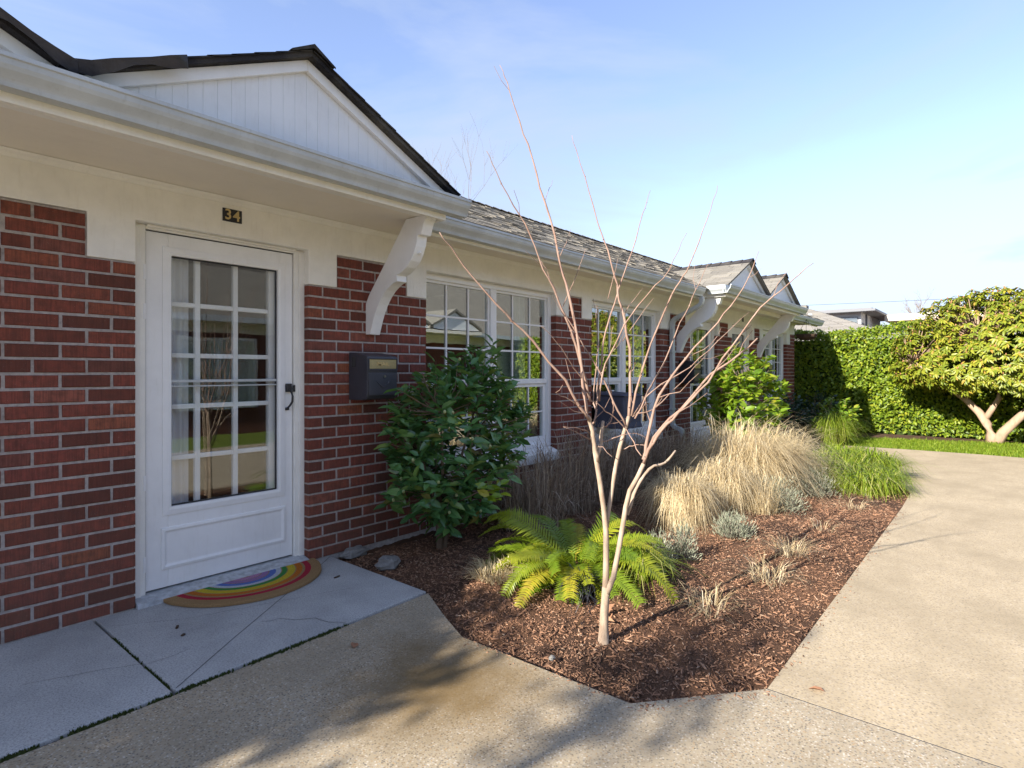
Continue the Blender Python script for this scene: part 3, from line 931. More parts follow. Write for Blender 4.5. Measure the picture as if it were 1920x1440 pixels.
# ------------------------------------------------------------------ eaves, gutters, brackets, porch gables
def gutter_prof(yb, zb, h=.108, d=.112):
    """ogee gutter seen from its end; yb is the fascia face, outwards is -y"""
    o_ = [(0, 0), (-.062, 0), (-.066, .016), (-.070, .024), (-.078, .034), (-.094, .052), (-.102, .068), (-.105, .088), (-.112, .092), (-.112, h), (-.100, h)]
    i_ = [(-.098, .086), (-.094, .070), (-.086, .056), (-.062, .028), (-.058, .006), (-.006, .006), (-.006, h), (0, h)]
    return [(yb + p[0] * d / .112, zb + p[1]) for p in o_ + i_]

eave = MB()
eave.box(-6, 14.35, -.405, -.002, 2.336, 2.352)
eave.build('soffit', 'soffit_paint', bld)
fa = MB()
fa.box(2.745, 14.30, -.420, -.398, 2.275, 2.41)
fa.build('fascia', 'white_trim', bld, .003)
g = MB(); g.prism(gutter_prof(-.422, 2.297), 2.745, 7.70, 'x')
g.box(2.745, 2.748, -.53, -.424, 2.300, 2.400)
gut = g.build('gutter', 'gutter_metal', bld)
g = MB(); g.prism(gutter_prof(-.422, 2.297), 11.72, 14.42, 'x')
g.prism([(p[0], p[1]) for p in [(-.422, 2.297), (-.484, 2.297), (-.516, 2.349), (-.534, 2.395), (-.422, 2.395)]], 14.418, 14.421, 'x')
g.build('gutter', 'gutter_metal', bld)

# downspout
ds = MB()
def pipe(m, pts, w=.036, t=.026):
    """flat rectangular pipe with mitred bends"""
    pts = [Vector(p) for p in pts]
    rows = []
    for i, p in enumerate(pts):
        d = (pts[min(i + 1, len(pts) - 1)] - pts[max(i - 1, 0)]).normalized()
        a = Vector((1, 0, 0)); b_ = d.cross(a).normalized(); a = b_.cross(d).normalized()
        rows.append([p + a * w + b_ * t, p - a * w + b_ * t, p - a * w - b_ * t, p + a * w - b_ * t])
    vs = [q for r_ in rows for q in r_]
    fs = [(i * 4 + j, i * 4 + (j + 1) % 4, i * 4 + 4 + (j + 1) % 4, i * 4 + 4 + j) for i in range(len(rows) - 1) for j in range(4)]
    fs += [(0, 1, 2, 3), tuple(len(vs) - 4 + j for j in range(4))]
    m.add(vs, fs)
XD = 7.705
pipe(ds, [(XD, -.475, 2.30), (XD, -.475, 2.24), (XD, -.465, 2.205), (XD, -.44, 2.18), (XD, -.40, 2.16), (XD, -.12, 2.035), (XD, -.080, 2.01), (XD, -.057, 1.975), (XD, -.05, 1.93), (XD, -.05, .60), (XD, -.055, .555), (XD, -.08, .52), (XD, -.12, .50), (XD, -.16, .495), (XD, -.19, .47), (XD, -.20, .43), (XD, -.20, .08)])
for z in (1.55, .75):
    ds.box(XD - .055, XD + .055, -.080, -.022, z, z + .03)
ds.build('downspout', 'gutter_metal', bld, .004)

BR = [(.003, 1.559), (.006, 1.777), (-.034, 1.842), (-.193, 2.022), (-.367, 2.227), (-.455, 2.332), (-.668, 2.332), (-.668, 2.309), (-.652, 2.300), (-.637, 2.269), (-.622, 2.230),
      (-.612, 2.206), (-.574, 2.206), (-.570, 2.175), (-.560, 2.135), (-.536, 2.085), (-.505, 2.042), (-.462, 2.004), (-.410, 1.975), (-.356, 1.960), (-.361, 1.916), (-.322, 1.908), (-.287, 1.893), (-.240, 1.864),
      (-.193, 1.822), (-.150, 1.768), (-.110, 1.700), (-.080, 1.630), (-.053, 1.557)]

def shingle_tab(L, wd, th, sd):
    """one tab: L along x(run), wd up the slope"""
    rd = random.Random(sd)
    t = th + rd.uniform(-.001, .004)
    j = lambda s: rd.uniform(-s, s)
    vs = [(0, 0 + j(.006), 0), (L, j(.006), 0), (L, wd, -.004), (0, wd, -.004), (0, 0, t), (L, 0, t + j(.001)), (L, wd, .004), (0, wd, .004)]
    return vs, [(4, 5, 6, 7), (0, 1, 5, 4), (0, 4, 7, 3), (1, 2, 6, 5)]

def porch(xb1, xb2, xl, xr, peaks, zpk, pitch, hw, board_w, near):
    pr = MB()
    pr.box(xl + .02, xr - .02, -.700, -.406, 2.336, 2.356)                       # boarded ceiling under the overhang
    root = pr.build('porch_roof', 'soffit_paint', bld)
    tag(root, label='near twin gabled porch roof over the numbered door' if near else 'far twin gabled porch roof beyond the downspout')
    cb = MB(); cb.box(xl + .03, xr - .03, -.62, -.575, 2.330, 2.336); cb.build('soffit_strip', 'white_trim', root)
    f_ = MB()
    f_.box(xl, xr, -.725, -.701, 2.302, 2.43)
    f_.box(xl, xl + .022, -.701, -.423, 2.3025, 2.43); f_.box(xr - .022, xr, -.701, -.423, 2.3025, 2.43)
    f_.build('fascia', 'white_trim', root, .003)
    g = MB()
    pf = gutter_prof(-.727, 2.338)
    ov = .13
    gl0 = xl - .112 if not near else xl - .10
    g.prism(pf, gl0 + .0, xr + ov, 'x')
    cap = [(-.727, 2.338), (-.789, 2.338), (-.805, 2.372), (-.829, 2.406), (-.839, 2.446), (-.727, 2.446)]
    g.prism(cap, xr + ov - .001, xr + ov + .003, 'x')
    if not near:
        pf2 = [(xl + (p[0] + .727), p[1] + .001) for p in pf]
        g.prism(pf2, -.75, -.50, 'y')
        g.prism([(xl + (p[0] + .727), p[1]) for p in cap], -.76, -.752, 'y')
    g.build('gutter', 'gutter_metal', root)
    dk = MB(); dk.box(xl + .005, xr - .005, -.72, .3, 2.432, 2.440); dk.build('roof_deck', 'flashing', root)
    for xb in (xb1, xb2):
        b_ = MB(); b_.prism(BR, xb, xb + .088, 'x')
        b_.tube([(xb + .044, -.545, 2.095), (xb + .044, -.552, 2.088)], [.016, .013], 10)
        b_.build('bracket', 'white_paint', root, .004)
    zline = lambda x: zpk - min(abs(x - p) for p in peaks) * pitch
    # gable boards
    xs0, xs1 = peaks[0] - hw, peaks[-1] + hw
    if near: xs0 = peaks[0] - .1
    back = MB()
    bw = board_w
    x = xs0
    joined = MB()
    inst_n = 0
    while x < xs1 - .01:
        xa, xb_ = x + .0003, min(x + bw - .0003, xs1)
        za, zb_ = zline(xa) - .045, zline(xb_) - .045
        mid = [p for p in peaks if xa < p < xb_] + [q for q in ([(peaks[0] + peaks[1]) / 2]) if xa < q < xb_]
        if min(za, zb_) > 2.42:
            top = [(xb_, zb_)] + [(q, zline(q) - .045) for q in mid] + [(xa, za)]
            prof = [(xa, 2.4405), (xb_, 2.4405)] + top
            m_ = joined if not near else MB()
            m_.prism(prof, -.660, -.642, 'y')
            if near: m_.build('gable_board', 'gable_paint', root, .0012)
        x += bw
    if not near: joined.build('gable_boarding', 'gable_paint', root)
    bk = MB()
    for p in peaks:
        lo = max(p - hw, xs0)
        bk.prism([(lo, 2.4405), (p + hw - .01, 2.4405), (p + hw - .01, max(2.45, zline(p + hw) - .05)), (p, zpk - .05), (lo, max(2.45, zline(lo) - .05))], -.641, -.62, 'y')
    bk.build('gable_backing', 'gable_paint', root)
    # rake trim and roof slabs
    val = (peaks[0] + peaks[1]) / 2
    rk, rf, sh = MB(), MB(), MB()
    spans = []
    for i, p in enumerate(peaks):
        for sgn in (-1, 1):
            end = val if (sgn == 1 and i == 0) or (sgn == -1 and i == 1) else p + sgn * (hw + .05)
            spans.append((p, end, sgn))
    for p, end, sgn in spans:
        if near and p == peaks[0] and sgn == -1: continue
        z0_, z1_ = zpk, zpk - abs(end - p) * pitch
        tw = .062
        e2 = end
        rk.prism([(p, z0_), (e2, z1_), (e2, z1_ - tw), (p, z0_ - tw)] if sgn > 0 else [(p, z0_), (p, z0_ - tw), (e2, z1_ - tw), (e2, z1_)], -.690, -.661, 'y')
        th = .030
        ex = end + sgn * (.04 if abs(end - val) > .01 else 0)
        zx = zpk - abs(ex - p) * pitch
        yb_ = 1.25
        rf.prism([(p, zpk + .002), (ex, zx + .002), (ex, zx + th), (p, zpk + th)], -.735, yb_, 'y')
    rk.build('rake_trim', 'white_paint', root, .003)
    slab_ = rf.build('roof_slab', 'shingle_dark' if near else 'shingle_grey', root)
    # shingles, course by course
    for p, end, sgn in spans:
        if near and p == peaks[0]: continue
        run = abs(end - p); sl = math.hypot(run, run * pitch)
        rows = int(sl / .125)
        ux = Vector((sgn * -1, 0, pitch)).normalized()                     # up the slope
        up = Vector((sgn * pitch, 0, 1)).normalized()
        ylen = .40 if near else 2.1
        for r_ in range(rows + 1):
            q0 = Vector((end + sgn * .045, 0, zpk + .030 - (run + .045) * pitch)) + ux * (r_ * .125)
            if r_ == rows: pass
            y = -.745 + (0 if r_ % 2 else -.0) 
            first = True
            while y < ylen - .745:
                L = random.uniform(.16, .34)
                if first and r_ % 2: L *= .6
                first = False
                wd = min(.15, max(.03, sl + .045 - r_ * .125))
                v_, f_ = shingle_tab(L - .004, wd, .007, random.randint(0, 99999))
                P3 = lambda t: q0 + ux * t[1] + Vector((0, 1, 0)) * t[0] + up * t[2]
                wv = [P3(t) + Vector((0, y, 0)) for t in v_]
                if not near and sgn == -1:
                    # drop what lies under the main roof
                    mn_ = 2.40 + .475 * (y + L * .5 + .45)
                    if q0.z > mn_ - .12:
                        mm = MB(); mm.add(wv, f_); mm.build('shingle', 'shingle_grey', root)
                else:
                    sh.add(wv, f_)
                y += L
    if sh.v: tag(sh.build('shingles', 'shingle_dark' if near else 'shingle_grey', root), kind='stuff')
    for p in peaks:
        rc = MB()
        y = -.76
        while y < (.9 if not near else .9):
            t = .012 + random.uniform(0, .004)
            rc.add([(p - .13, y, zpk + .046 - .13 * pitch), (p, y, zpk + .046 + t), (p + .13, y, zpk + .046 - .13 * pitch), (p - .13, y + .2, zpk + .042 - .13 * pitch), (p, y + .2, zpk + .044), (p + .13, y + .2, zpk + .042 - .13 * pitch),
                    (p - .13, y, zpk + .034 - .13 * pitch), (p, y, zpk + .038), (p + .13, y, zpk + .034 - .13 * pitch)],
                   [(0, 1, 4, 3), (1, 2, 5, 4), (6, 7, 1, 0), (7, 8, 2, 1)])
            y += .15 + random.uniform(0, .02)
        rc.build('ridge_cap', 'shingle_dark', root)
    return root
near_porch = porch(-.942, 2.614, -.97, 2.735, [-.40, 1.735], 2.99, .469, 1.03, .068, True)
far_porch = porch(7.944, 11.50, 7.90, 11.62, [8.93, 10.66], 2.905, .475, .90, .10, False)
# metal flashing folded over the valley between the near gables
fl = MB()
zt = lambda x: 2.99 - abs(x - (1.735 if x > .667 else -.40)) * .469
def fold(xa, xb_):
    n = 6
    xs_ = [xa + (xb_ - xa) * i / n for i in range(n + 1)]
    top = [(x, -.758 + .006 * math.sin(i * 2.1), zt(x) + .040) for i, x in enumerate(xs_)]
    bot = [(x, -.766 + .010 * math.sin(i * 1.7), zt(x) - .012 - .018 * math.sin(i * 1.3)) for i, x in enumerate(xs_)]
    bk_ = [(x, -.30, zt(x) + .042) for x in xs_]
    m_ = n + 1
    fl.add(top + bot + bk_, [(i, i + 1, m_ + i + 1, m_ + i) for i in range(n)] + [(i, i + 1, 2 * m_ + i + 1, 2 * m_ + i) for i in range(n)])
fold(.655, 1.09); fold(.25, .680)
fo = fl.build('valley_flashing', 'flashing', near_porch, 0, True)
so = fo.modifiers.new('solid', 'SOLIDIFY'); so.thickness = .004

# main roof
RZ0, RY0, PITCH, RY1 = 2.415, -.50, .475, 2.2
rz = lambda y: RZ0 + (y - RY0) * PITCH
mr = MB()
mr.prism([(RY0, RZ0 - .02), (RY0, RZ0), (RY1, rz(RY1)), (5.2, rz(RY1) - (5.2 - RY1) * PITCH), (5.2, 2.0), (4.9, 2.0), (RY1, rz(RY1) - .12), (-.3, RZ0 + .02)], -6, 14.38, 'x')
mroof = mr.build('main_roof', 'shingle', bld)
sh = MB()
ex = .118
ux = Vector((0, 1, PITCH)).normalized(); up = Vector((0, -PITCH, 1)).normalized()
sl = math.hypot(RY1 - RY0, (RY1 - RY0) * PITCH)
for r_ in range(int(sl / ex) + 1):
    q0 = Vector((0, RY0 - .03, RZ0 - .014)) + ux * (r_ * ex)
    x = -.6 + random.uniform(-.3, 0)
    while x < 14.4:
        L = random.uniform(.10, .30)
        v_, f_ = shingle_tab(L - .004, min(.14, sl + .03 - r_ * ex), .008 + random.choice((0, 0, .004)), random.randint(0, 99999))
        sh.add([q0 + Vector((x + t[0], 0, 0)) + ux * t[1] + up * (t[2] + .002) for t in v_], f_)
        x += L
tag(sh.build('shingles', 'shingle', mroof), kind='stuff')
rc = MB()
x = -1.0
while x < 14.4:
    z = rz(RY1) + .02 + random.uniform(0, .006)
    rc.add([(x, RY1 - .14, z - .055), (x, RY1, z + .014), (x, RY1 + .14, z - .055), (x + .22, RY1 - .14, z - .065), (x + .22, RY1, z), (x + .22, RY1 + .14, z - .065), (x, RY1 - .14, z - .075), (x, RY1, z)],
           [(0, 1, 4, 3), (1, 2, 5, 4), (6, 7, 1, 0)])
    x += .17
rc.build('ridge_cap', 'shingle_dark', mroof)

# ------------------------------------------------------------------ small things on and by the wall
def text_mesh(body, size, depth, name, mat, parent, loc, rot=(R(90), 0, 0), bold=0.0, sx=1.0):
    cu = bpy.data.curves.new(name, 'FONT')
    cu.body = body; cu.size = size; cu.extrude = depth; cu.align_x = 'CENTER'; cu.align_y = 'CENTER'; cu.offset = bold
    cu.resolution_u = 4
    o = bpy.data.objects.new(name, cu)
    COL.objects.link(o)
    dg = bpy.context.evaluated_depsgraph_get()
    me = bpy.data.meshes.new_from_object(o.evaluated_get(dg))
    bpy.data.objects.remove(o)
    me.materials.clear(); me.materials.append(M[mat])
    o = bpy.data.objects.new(name, me)
    o.parent = parent
    o.matrix_parent_inverse = Matrix.Translation(-WL[parent.name])
    o.matrix_basis = Matrix.LocRotScale(Vector(loc), __import__('mathutils').Euler(rot), Vector((sx, 1, 1)))
    COL.objects.link(o)
    return o

t = thing('house_number', 'black house number plate reading 34 in brass digits above the door', 'house number', (1.635, -.006, 2.232))
m = MB(); m.box(1.578, 1.694, -.0105, -.0058, 2.194, 2.272); m.build('plate', 'dark_metal', t, .001)
text_mesh('3', .088, .002, 'digit', 'brass', t, (1.610, -.0125, 2.234), bold=.0012)
text_mesh('4', .088, .002, 'digit', 'brass', t, (1.660, -.0125, 2.231), bold=.0012)
t = thing('house_number', 'small dark number plate high over the farther door of the far porch', 'house number', (10.70, -.006, 2.22))
m = MB(); m.box(10.655, 10.745, -.0105, -.0058, 2.18, 2.26); m.build('plate', 'dark_metal', t, .001)

MAILP = [(0, 1.082), (-.170, 1.086), (-.205, 1.097), (-.218, 1.115), (-.224, 1.30), (-.222, 1.378), (-.214, 1.394), (-.120, 1.412), (-.05, 1.422), (0, 1.424)]
def mailbox(x0, x1, label, full, dz=0.0):
    t = thing('mailbox', label, 'mailbox', (x0, 0, 1.08 + dz), 'wall mailboxes beside the doors')
    pr = [(a - .004, b + dz) for a, b in MAILP]
    m = MB(); m.prism(pr, x0, x1, 'x'); m.build('body', 'dark_metal' if not full else 'mail_metal', t, .006)
    m = MB(); m.box(x0 + .012, x1 - .012, -.2315, -.222, 1.306 + dz, 1.372 + dz); m.build('slot_flap', 'brass_plate', t, .002)
    m = MB()
    m.box(x0 + .006, x1 - .006, -.2375, -.226, 1.374 + dz, 1.381 + dz); m.box(x0 + .006, x0 + .011, -.2365, -.224, 1.296 + dz, 1.374 + dz)
    m.box(x1 - .011, x1 - .006, -.2365, -.224, 1.296 + dz, 1.374 + dz); m.box(x0 + .006, x1 - .006, -.2375, -.224, 1.294 + dz, 1.302 + dz)
    m.build('slot_frame', 'mail_metal', t, .001)
    m = MB(); m.box(x0 + .006, x1 - .010, -.2335, -.226, 1.120 + dz, 1.272 + dz); m.build('front_door', 'mail_metal', t, .003)
    if full:
        text_mesh('MAIL', .040, .0015, 'lettering', 'brass', t, ((x0 + x1) / 2 + .002, -.2325, 1.338 + dz), bold=.0008, sx=1.25)
        m = MB(); m.tube([((x0 + x1) / 2 + .01, -.233, 1.252), ((x0 + x1) / 2 + .01, -.240, 1.252)], [.010, .009], 12)
        m.build('lock', 'nickel', t)
        m = MB(); m.box(x0 - .0015, x0 + .002, -.085, -.045, 1.318, 1.388); m.build('side_slot', 'asphalt_line', t)
        m = MB()                                                         # raised winged-horn emblem
        cx, cz = (x0 + x1) / 2 - .02, 1.190
        for i in range(4):
            m.tube([(cx - .040 + i * .012, -.234, cz + .030 - i * .012), (cx - .012 + i * .010, -.2365, cz + .004 - i * .006), (cx + .020, -.2365, cz - .020)], [.002, .004, .0035], 6)
        m.tube([(cx + .012, -.235, cz - .024), (cx + .034, -.237, cz - .004), (cx + .056, -.236, cz + .006), (cx + .070, -.235, cz + .022)], [.003, .005, .004, .010], 8)
        m.build('emblem', 'mail_metal', t)
    return t
paint('mail_metal', (0.050, 0.053, 0.066), 0.38, 0.12, 0.10, 8.0, 0.5)
mailbox(2.465, 2.725, 'dark blue-grey mailbox with brass MAIL flap between door and camellia', True)
mailbox(8.02, 8.27, 'dark mailbox with brass flap right behind the downspout', False, .03)
mailbox(11.42, 11.66, 'dark mailbox on the brick pier before the farthest window', False, .03)

# half-round mat
m = MB()
n = 40
cx, cy = 1.715, .022
arc = [(cx + .47 * math.cos(math.pi + math.pi * i / n), cy + .45 * math.sin(math.pi + math.pi * i / n)) for i in range(n + 1)]
rd = random.Random(3)
arc = [(x + rd.uniform(-.002, .002), y + rd.uniform(-.002, .002)) for x, y in arc]
m.prism(arc, .001, .021, 'z')
mat_o = m.build('doormat', 'doormat', None, .004, False, (cx, cy, 0))
mat_o.rotation_euler = (0, 0, R(-2.0))
tag(mat_o, 'half-round coir doormat printed with rainbow arcs on the doorstep', 'doormat')

# fabric cover over a window air conditioner
m = MB()
def cover_ring(z, e, sk=0):
    return [(5.875 - e, .070, z), (5.868 - e, -.315 - e, z + sk), (6.285 + e, -.322 - e, z + sk), (6.292 + e, .070, z)]
rings = [cover_ring(.632, .010), cover_ring(.70, -.004), cover_ring(.85, .004), cover_ring(1.00, -.002), cover_ring(1.035, -.012, -.010), cover_ring(1.052, -.06, -.020)]
vs = [p for r_ in rings for p in r_]
fs = [(i * 4 + j, i * 4 + (j + 1) % 4, i * 4 + 4 + (j + 1) % 4, i * 4 + 4 + j) for i in range(5) for j in range(4)] + [(20, 21, 22, 23), (3, 2, 1, 0)]
m.add(vs, fs)
t = thing('air_conditioner', 'window air conditioner under a dark grey-blue fabric cover above the sill', 'air conditioner', (6.08, -.1, .63))
ac = m.build('cover', 'cover_fabric', t, 0, True)
b = ac.modifiers.new('bevel', 'BEVEL'); b.width = .012; b.segments = 2
s_ = ac.modifiers.new('sub', 'SUBSURF'); s_.subdivision_type = 'SIMPLE'; s_.levels = s_.render_levels = 3
tx = bpy.data.textures.new('wrinkle', 'CLOUDS'); tx.noise_scale = .11
d_ = ac.modifiers.new('wrinkle', 'DISPLACE'); d_.texture = tx; d_.strength = .022; d_.mid_level = .5
m = MB(); m.tube([(5.866, .06, 1.012), (5.860, -.330, 1.004), (6.290, -.336, 1.004), (6.302, .06, 1.012)], .006, 6); m.build('seam_piping', 'dark_metal', t)
m = MB(); m.box(5.80, 6.36, .062, .1034, .60, .63); m.box(6.30, 6.36, .090, .1034, .63, 1.06); m.build('filler_panel', 'white_vinyl', t)

# hanging coir basket at the far corner
t = thing('hanging_basket', 'empty coir hanging basket on wires under the far gutter corner', 'hanging basket', (12.95, -.52, 1.98))
m = MB()
rings = []
for z, r_ in ((1.93, .06), (1.945, .13), (1.985, .185), (2.04, .205), (2.045, .190), (2.00, .16)):
    rings.append([(12.95 + r_ * math.cos(a * .5236) * random.uniform(.96, 1.05), -.52 + r_ * math.sin(a * .5236), z + random.uniform(-.006, .006)) for a in range(12)])
m.add([p for r_ in rings for p in r_], [(i * 12 + j, i * 12 + (j + 1) % 12, i * 12 + 12 + (j + 1) % 12, i * 12 + 12 + j) for i in range(5) for j in range(12)] + [tuple(range(11, -1, -1)), tuple(60 + j for j in range(12))])
m.build('liner', 'coir_basket', t)
m = MB()
for a in (0.3, 2.4, 4.5):
    m.tube([(12.95 + .2 * math.cos(a), -.52 + .2 * math.sin(a), 2.04), (12.95, -.52, 2.345)], .004, 5)
m.build('wire', 'dark_metal', t)

# stones by the slab
def stone(name, c, s, seed, label, mat='stone_grey'):
    rd = random.Random(seed)
    m = MB(); m.ball((0, 0, 0), 1, 12, 8)
    v = []
    ph = [rd.uniform(0, 6) for _ in range(6)]
    for p in m.v:
        q = 1 + .16 * math.sin(p[0] * 4 + ph[0]) * math.sin(p[1] * 3 + ph[1]) + .10 * math.sin(p[2] * 6 + ph[2] + p[0] * 3) + rd.uniform(-.07, .07)
        v.append((c[0] + p[0] * s[0] * q, c[1] + p[1] * s[1] * q, c[2] + p[2] * s[2] * q))
    o = mesh_obj(name, v, m.f, mat, None, 0, False, c)
    return tag(o, label, 'stone')
stone('stone', (2.455, -.46, .012), (.085, .062, .052), 1, 'rough pitted grey stone in the soil by the slab edge')
stone('stone', (2.47, -.075, .005), (.12, .05, .04), 5, 'flat grey stone against the foot of the brick wall')
stone('stone', (2.17, -2.02, -.022), (.018, .014, .010), 9, 'small pale pebble on the mulch near the walk edge')

# ------------------------------------------------------------------ plants
LEAF8_V = np.array([(0, 0, 0), (.28, .46, .07), (.28, -.46, .07), (.30, 0, 0), (.66, .36, .05), (.66, -.36, .05), (.68, 0, -.03), (1, 0, -.10)], float)
LEAF8_F = np.array([(0, 2, 3), (0, 3, 1), (3, 2, 5), (3, 5, 6), (3, 6, 4), (3, 4, 1), (6, 5, 7), (6, 7, 4)])
LEAF4_V = np.array([(0, 0, 0), (.48, .5, .10), (.48, -.5, .10), (.5, 0, 0), (1, 0, -.08)], float)
LEAF4_F = np.array([(0, 2, 3), (0, 3, 1), (3, 2, 4), (3, 4, 1)])

def frames(d, up):
    """rotation matrices with x along d and z near up (arrays n x 3)"""
    x = d / np.linalg.norm(d, axis=1, keepdims=True)
    y = np.cross(up, x); y /= np.linalg.norm(y, axis=1, keepdims=True) + 1e-9
    z = np.cross(x, y)
    return np.stack([x, y, z], axis=2)

def leaves(root, pos, d, up, ln, wd, mat, n_single, name='leaf', stuff='foliage', base=(LEAF8_V, LEAF8_F), roll=.5):
    """leaves on a plant: the n_single that lie nearest the camera as objects of their own, the rest as one mesh"""
    n = len(pos)
    Rm = frames(d, up + RNG.normal(0, roll, (n, 3)))
    ln = np.broadcast_to(ln, n) ; wd = np.broadcast_to(wd, n)
    sc = np.stack([ln, wd, ln], axis=1)
    dist = np.linalg.norm(pos - np.array([0, -3.606, 1.285]), axis=1) / ln
    order = np.argsort(dist)
    single = order[:n_single]; rest = order[n_single:]
    if n_single:
        me = share_mesh(name, base[0], base[1], mat)
        for i in single:
            m4 = np.eye(4); m4[:3, :3] = Rm[i] * sc[i][None, :]; m4[:3, 3] = pos[i]
            inst(name, me, Matrix(m4.tolist()), root)
    if len(rest):
        bv, bf = base
        v = (bv[None] * sc[rest][:, None, :]) @ np.transpose(Rm[rest], (0, 2, 1)) + pos[rest][:, None, :]
        f = bf[None] + (np.arange(len(rest)) * len(bv))[:, None, None]
        o = mesh_obj(stuff, v.reshape(-1, 3), f.reshape(-1, bf.shape[1]), mat, root)
        tag(o, kind='stuff')

def blades(n, r0, h, spread, droop, w, seg=4, hv=.25, lean=(0, 0), azj=.45):
    """grass blades as numpy strips. r0 foot radius, spread how far tips reach out, droop how much they fall"""
    a = RNG.uniform(0, 2 * np.pi, n)
    rr = r0 * np.sqrt(RNG.uniform(0, 1, n))
    foot = np.stack([rr * np.cos(a), rr * np.sin(a), np.zeros(n)], 1)
    az = a + RNG.normal(0, azj, n)
    H = h * (1 + RNG.normal(0, hv, n)).clip(.35, 1.7)
    sp = spread * (rr / r0 * .75 + .25) * (1 + RNG.normal(0, .35, n))
    dr = droop * RNG.uniform(.4, 1.5, n)
    ww = w * RNG.uniform(.6, 1.4, n)
    P = []
    for k in range(seg + 1):
        t = k / seg
        out = sp * t ** 1.5
        B_ = 1.2 + dr
        z = H * (2.2 * t - B_ * t * t) / np.where(B_ > 1.1, 1.21 / B_, 2.2 - B_)
        c = foot + np.stack([np.cos(az) * out + lean[0] * t ** 1.6 * H, np.sin(az) * out + lean[1] * t ** 1.6 * H, z], 1)
        c[:, :2] += RNG.normal(0, (.006 + .05 * w) * (1 + 2.4 * t), (n, 2))
        tw = az + np.pi / 2 + RNG.normal(0, .5, n) * (k == 0) 
        side = np.stack([np.cos(tw), np.sin(tw), np.zeros(n)], 1) * (ww * (1 - t ** 2 * .92))[:, None] / 2
        P.append(c - side); P.append(c + side)
    V = np.stack(P, 1)                                    # n, 2(seg+1), 3
    q = np.array([(2 * k, 2 * k + 1, 2 * k + 3, 2 * k + 2) for k in range(seg)])
    F = (q[None] + (np.arange(n) * 2 * (seg + 1))[:, None, None]).reshape(-1, 4)
    return V.reshape(-1, 3), F

def clump(name, c, label, cat, group, mat, parts):
    """one clump of blades = one thing"""
    vs, fs, o_ = [], [], 0
    for p in parts:
        off = p.pop('at', (0, 0))
        V, F = blades(**p)
        V = V + np.array([off[0], off[1], 0])
        vs.append(V); fs.append(F + o_); o_ += len(V)
    V = np.concatenate(vs) + np.array(c)
    V[:, 2] = np.maximum(V[:, 2], c[2] - .02)
    o = mesh_obj(name, V, np.concatenate(fs), mat, None, 0, False, c)
    return tag(o, label, cat, group)

def bz(x, y, d=0.0):
    return (x, y, bed_z(x, y) - .006 + d)

